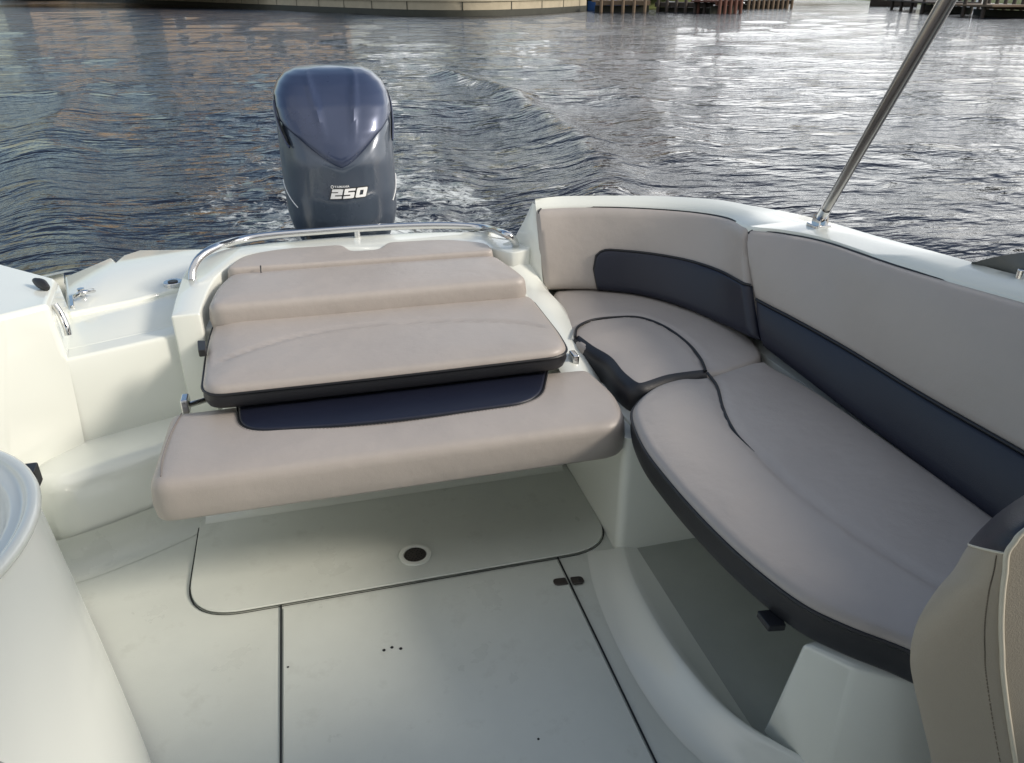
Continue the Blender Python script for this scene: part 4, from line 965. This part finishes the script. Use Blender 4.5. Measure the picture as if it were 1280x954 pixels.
for k, (lab, x, y, h, rad, mi) in enumerate([
    ('tall dark green tree behind the brown plank dock', 37, 92, 13, 4.5, 1), ('broad dark tree behind the dark low dock', 43, 94, 12, 4.5, 1),
    ('green tree standing behind the red-brown dock', 52, 96, 11, 3.8, 0), ('dark tree behind the pale leaning pilings', 64, 118, 14, 5, 1),
    ('bushy green tree at the far bend of the channel', 96, 215, 10, 6, 0), ('low green tree furthest up the left bank', 112, 380, 12, 8, 0), ('tall green tree at the head of the channel', 150, 480, 15, 10, 0),
    ('dark green tree on the lawn where the seawall curves', 6, 98, 9, 4.6, 1), ('green tree by the tan house on the seawall', 20, 100, 7, 3.2, 0),
    ('green tree behind the orange canopy on the right bank', 84, 84, 9, 4, 0), ('dark tree at the inner end of the right bank', 104, 120, 9, 5, 1)]):
    tree(lab, x, y, h, rad, LEAF[mi], 40+k)

# ================================================================== LIGHT
SUNV = Vector((.69, -.33, .45)).normalized()
el = math.asin(SUNV.z); az = math.atan2(SUNV.x, SUNV.y)      # clockwise from +Y
sc = bpy.context.scene
w = bpy.data.worlds.new('World'); sc.world = w; w.use_nodes = True; nt = w.node_tree; L = nt.links.new
bg = nt.nodes['Background']; sky = nt.nodes.new('ShaderNodeTexSky'); sky.sky_type = 'NISHITA'; sky.sun_disc = False
sky.sun_elevation = el; sky.sun_rotation = az; sky.air_density = 1.2; sky.dust_density = 2.2; sky.ozone_density = 1.2
# broken cloud mixed into the sky by direction
tc = nt.nodes.new('ShaderNodeTexCoord'); sep = nt.nodes.new('ShaderNodeSeparateXYZ'); L(tc.outputs['Generated'], sep.inputs[0])
def mth(op, a, b_):
    n = nt.nodes.new('ShaderNodeMath'); n.operation = op
    for k, v in ((0, a), (1, b_)):
        if isinstance(v, (int, float)): n.inputs[k].default_value = v
        else: L(v, n.inputs[k])
    return n.outputs[0]
zz = mth('ADD', mth('MAXIMUM', sep.outputs['Z'], 0.), .12)
cmb = nt.nodes.new('ShaderNodeCombineXYZ'); L(mth('DIVIDE', sep.outputs['X'], zz), cmb.inputs[0]); L(mth('DIVIDE', sep.outputs['Y'], zz), cmb.inputs[1])
cn_ = nt.nodes.new('ShaderNodeTexNoise'); cn_.inputs['Scale'].default_value = .55; cn_.inputs['Detail'].default_value = 7; cn_.inputs['Roughness'].default_value = .55; L(cmb.outputs[0], cn_.inputs['Vector'])
bias = mth('SUBTRACT', .13, mth('MULTIPLY', mth('MAXIMUM', mth('SUBTRACT', mth('ADD', mth('MULTIPLY', sep.outputs['X'], -.62), mth('MULTIPLY', sep.outputs['Y'], .78)), .45), 0.), .55))
cr_ = nt.nodes.new('ShaderNodeMapRange'); L(mth('SUBTRACT', mth('ADD', cn_.outputs['Fac'], bias), mth('ADD', mth('MULTIPLY', sep.outputs['Z'], .06), mth('MULTIPLY', mth('MAXIMUM', mth('SUBTRACT', sep.outputs['Z'], .20), 0.), mth('MULTIPLY', mth('MINIMUM', mth('MAXIMUM', sep.outputs['Y'], 0.), .5), .6)))), cr_.inputs['Value']); cr_.inputs['From Min'].default_value = .46; cr_.inputs['From Max'].default_value = .60
mx = nt.nodes.new('ShaderNodeMix'); mx.data_type = 'RGBA'; L(mth('MULTIPLY', cr_.outputs['Result'], .85), mx.inputs['Factor'])
L(sky.outputs['Color'], mx.inputs['A']); cb_ = mth('ADD', 5.6, mth('MULTIPLY', mth('MAXIMUM', mth('ADD', mth('MULTIPLY', sep.outputs['X'], .72), mth('MULTIPLY', sep.outputs['Y'], .69)), 0.), 9.5))
cc_ = nt.nodes.new('ShaderNodeCombineXYZ'); [L(cb_, cc_.inputs[k]) for k in range(3)]; L(cc_.outputs[0], mx.inputs['B'])
L(mx.outputs['Result'], bg.inputs['Color']); bg.inputs['Strength'].default_value = .11
sun = bpy.data.objects.new('sun', bpy.data.lights.new('sun', 'SUN')); C.objects.link(sun)
sun.data.energy = 2.0; sun.data.angle = R(12.0); sun.data.color = (1, .90, .78)
sun.rotation_euler = SUNV.to_track_quat('Z', 'Y').to_euler()
sc.view_settings.view_transform = 'Standard'; sc.view_settings.look = 'None'; sc.view_settings.exposure = 0.53; sc.view_settings.gamma = 1
sc.view_settings.use_curve_mapping = False
sc.cycles.max_bounces = 8; sc.cycles.diffuse_bounces = 5
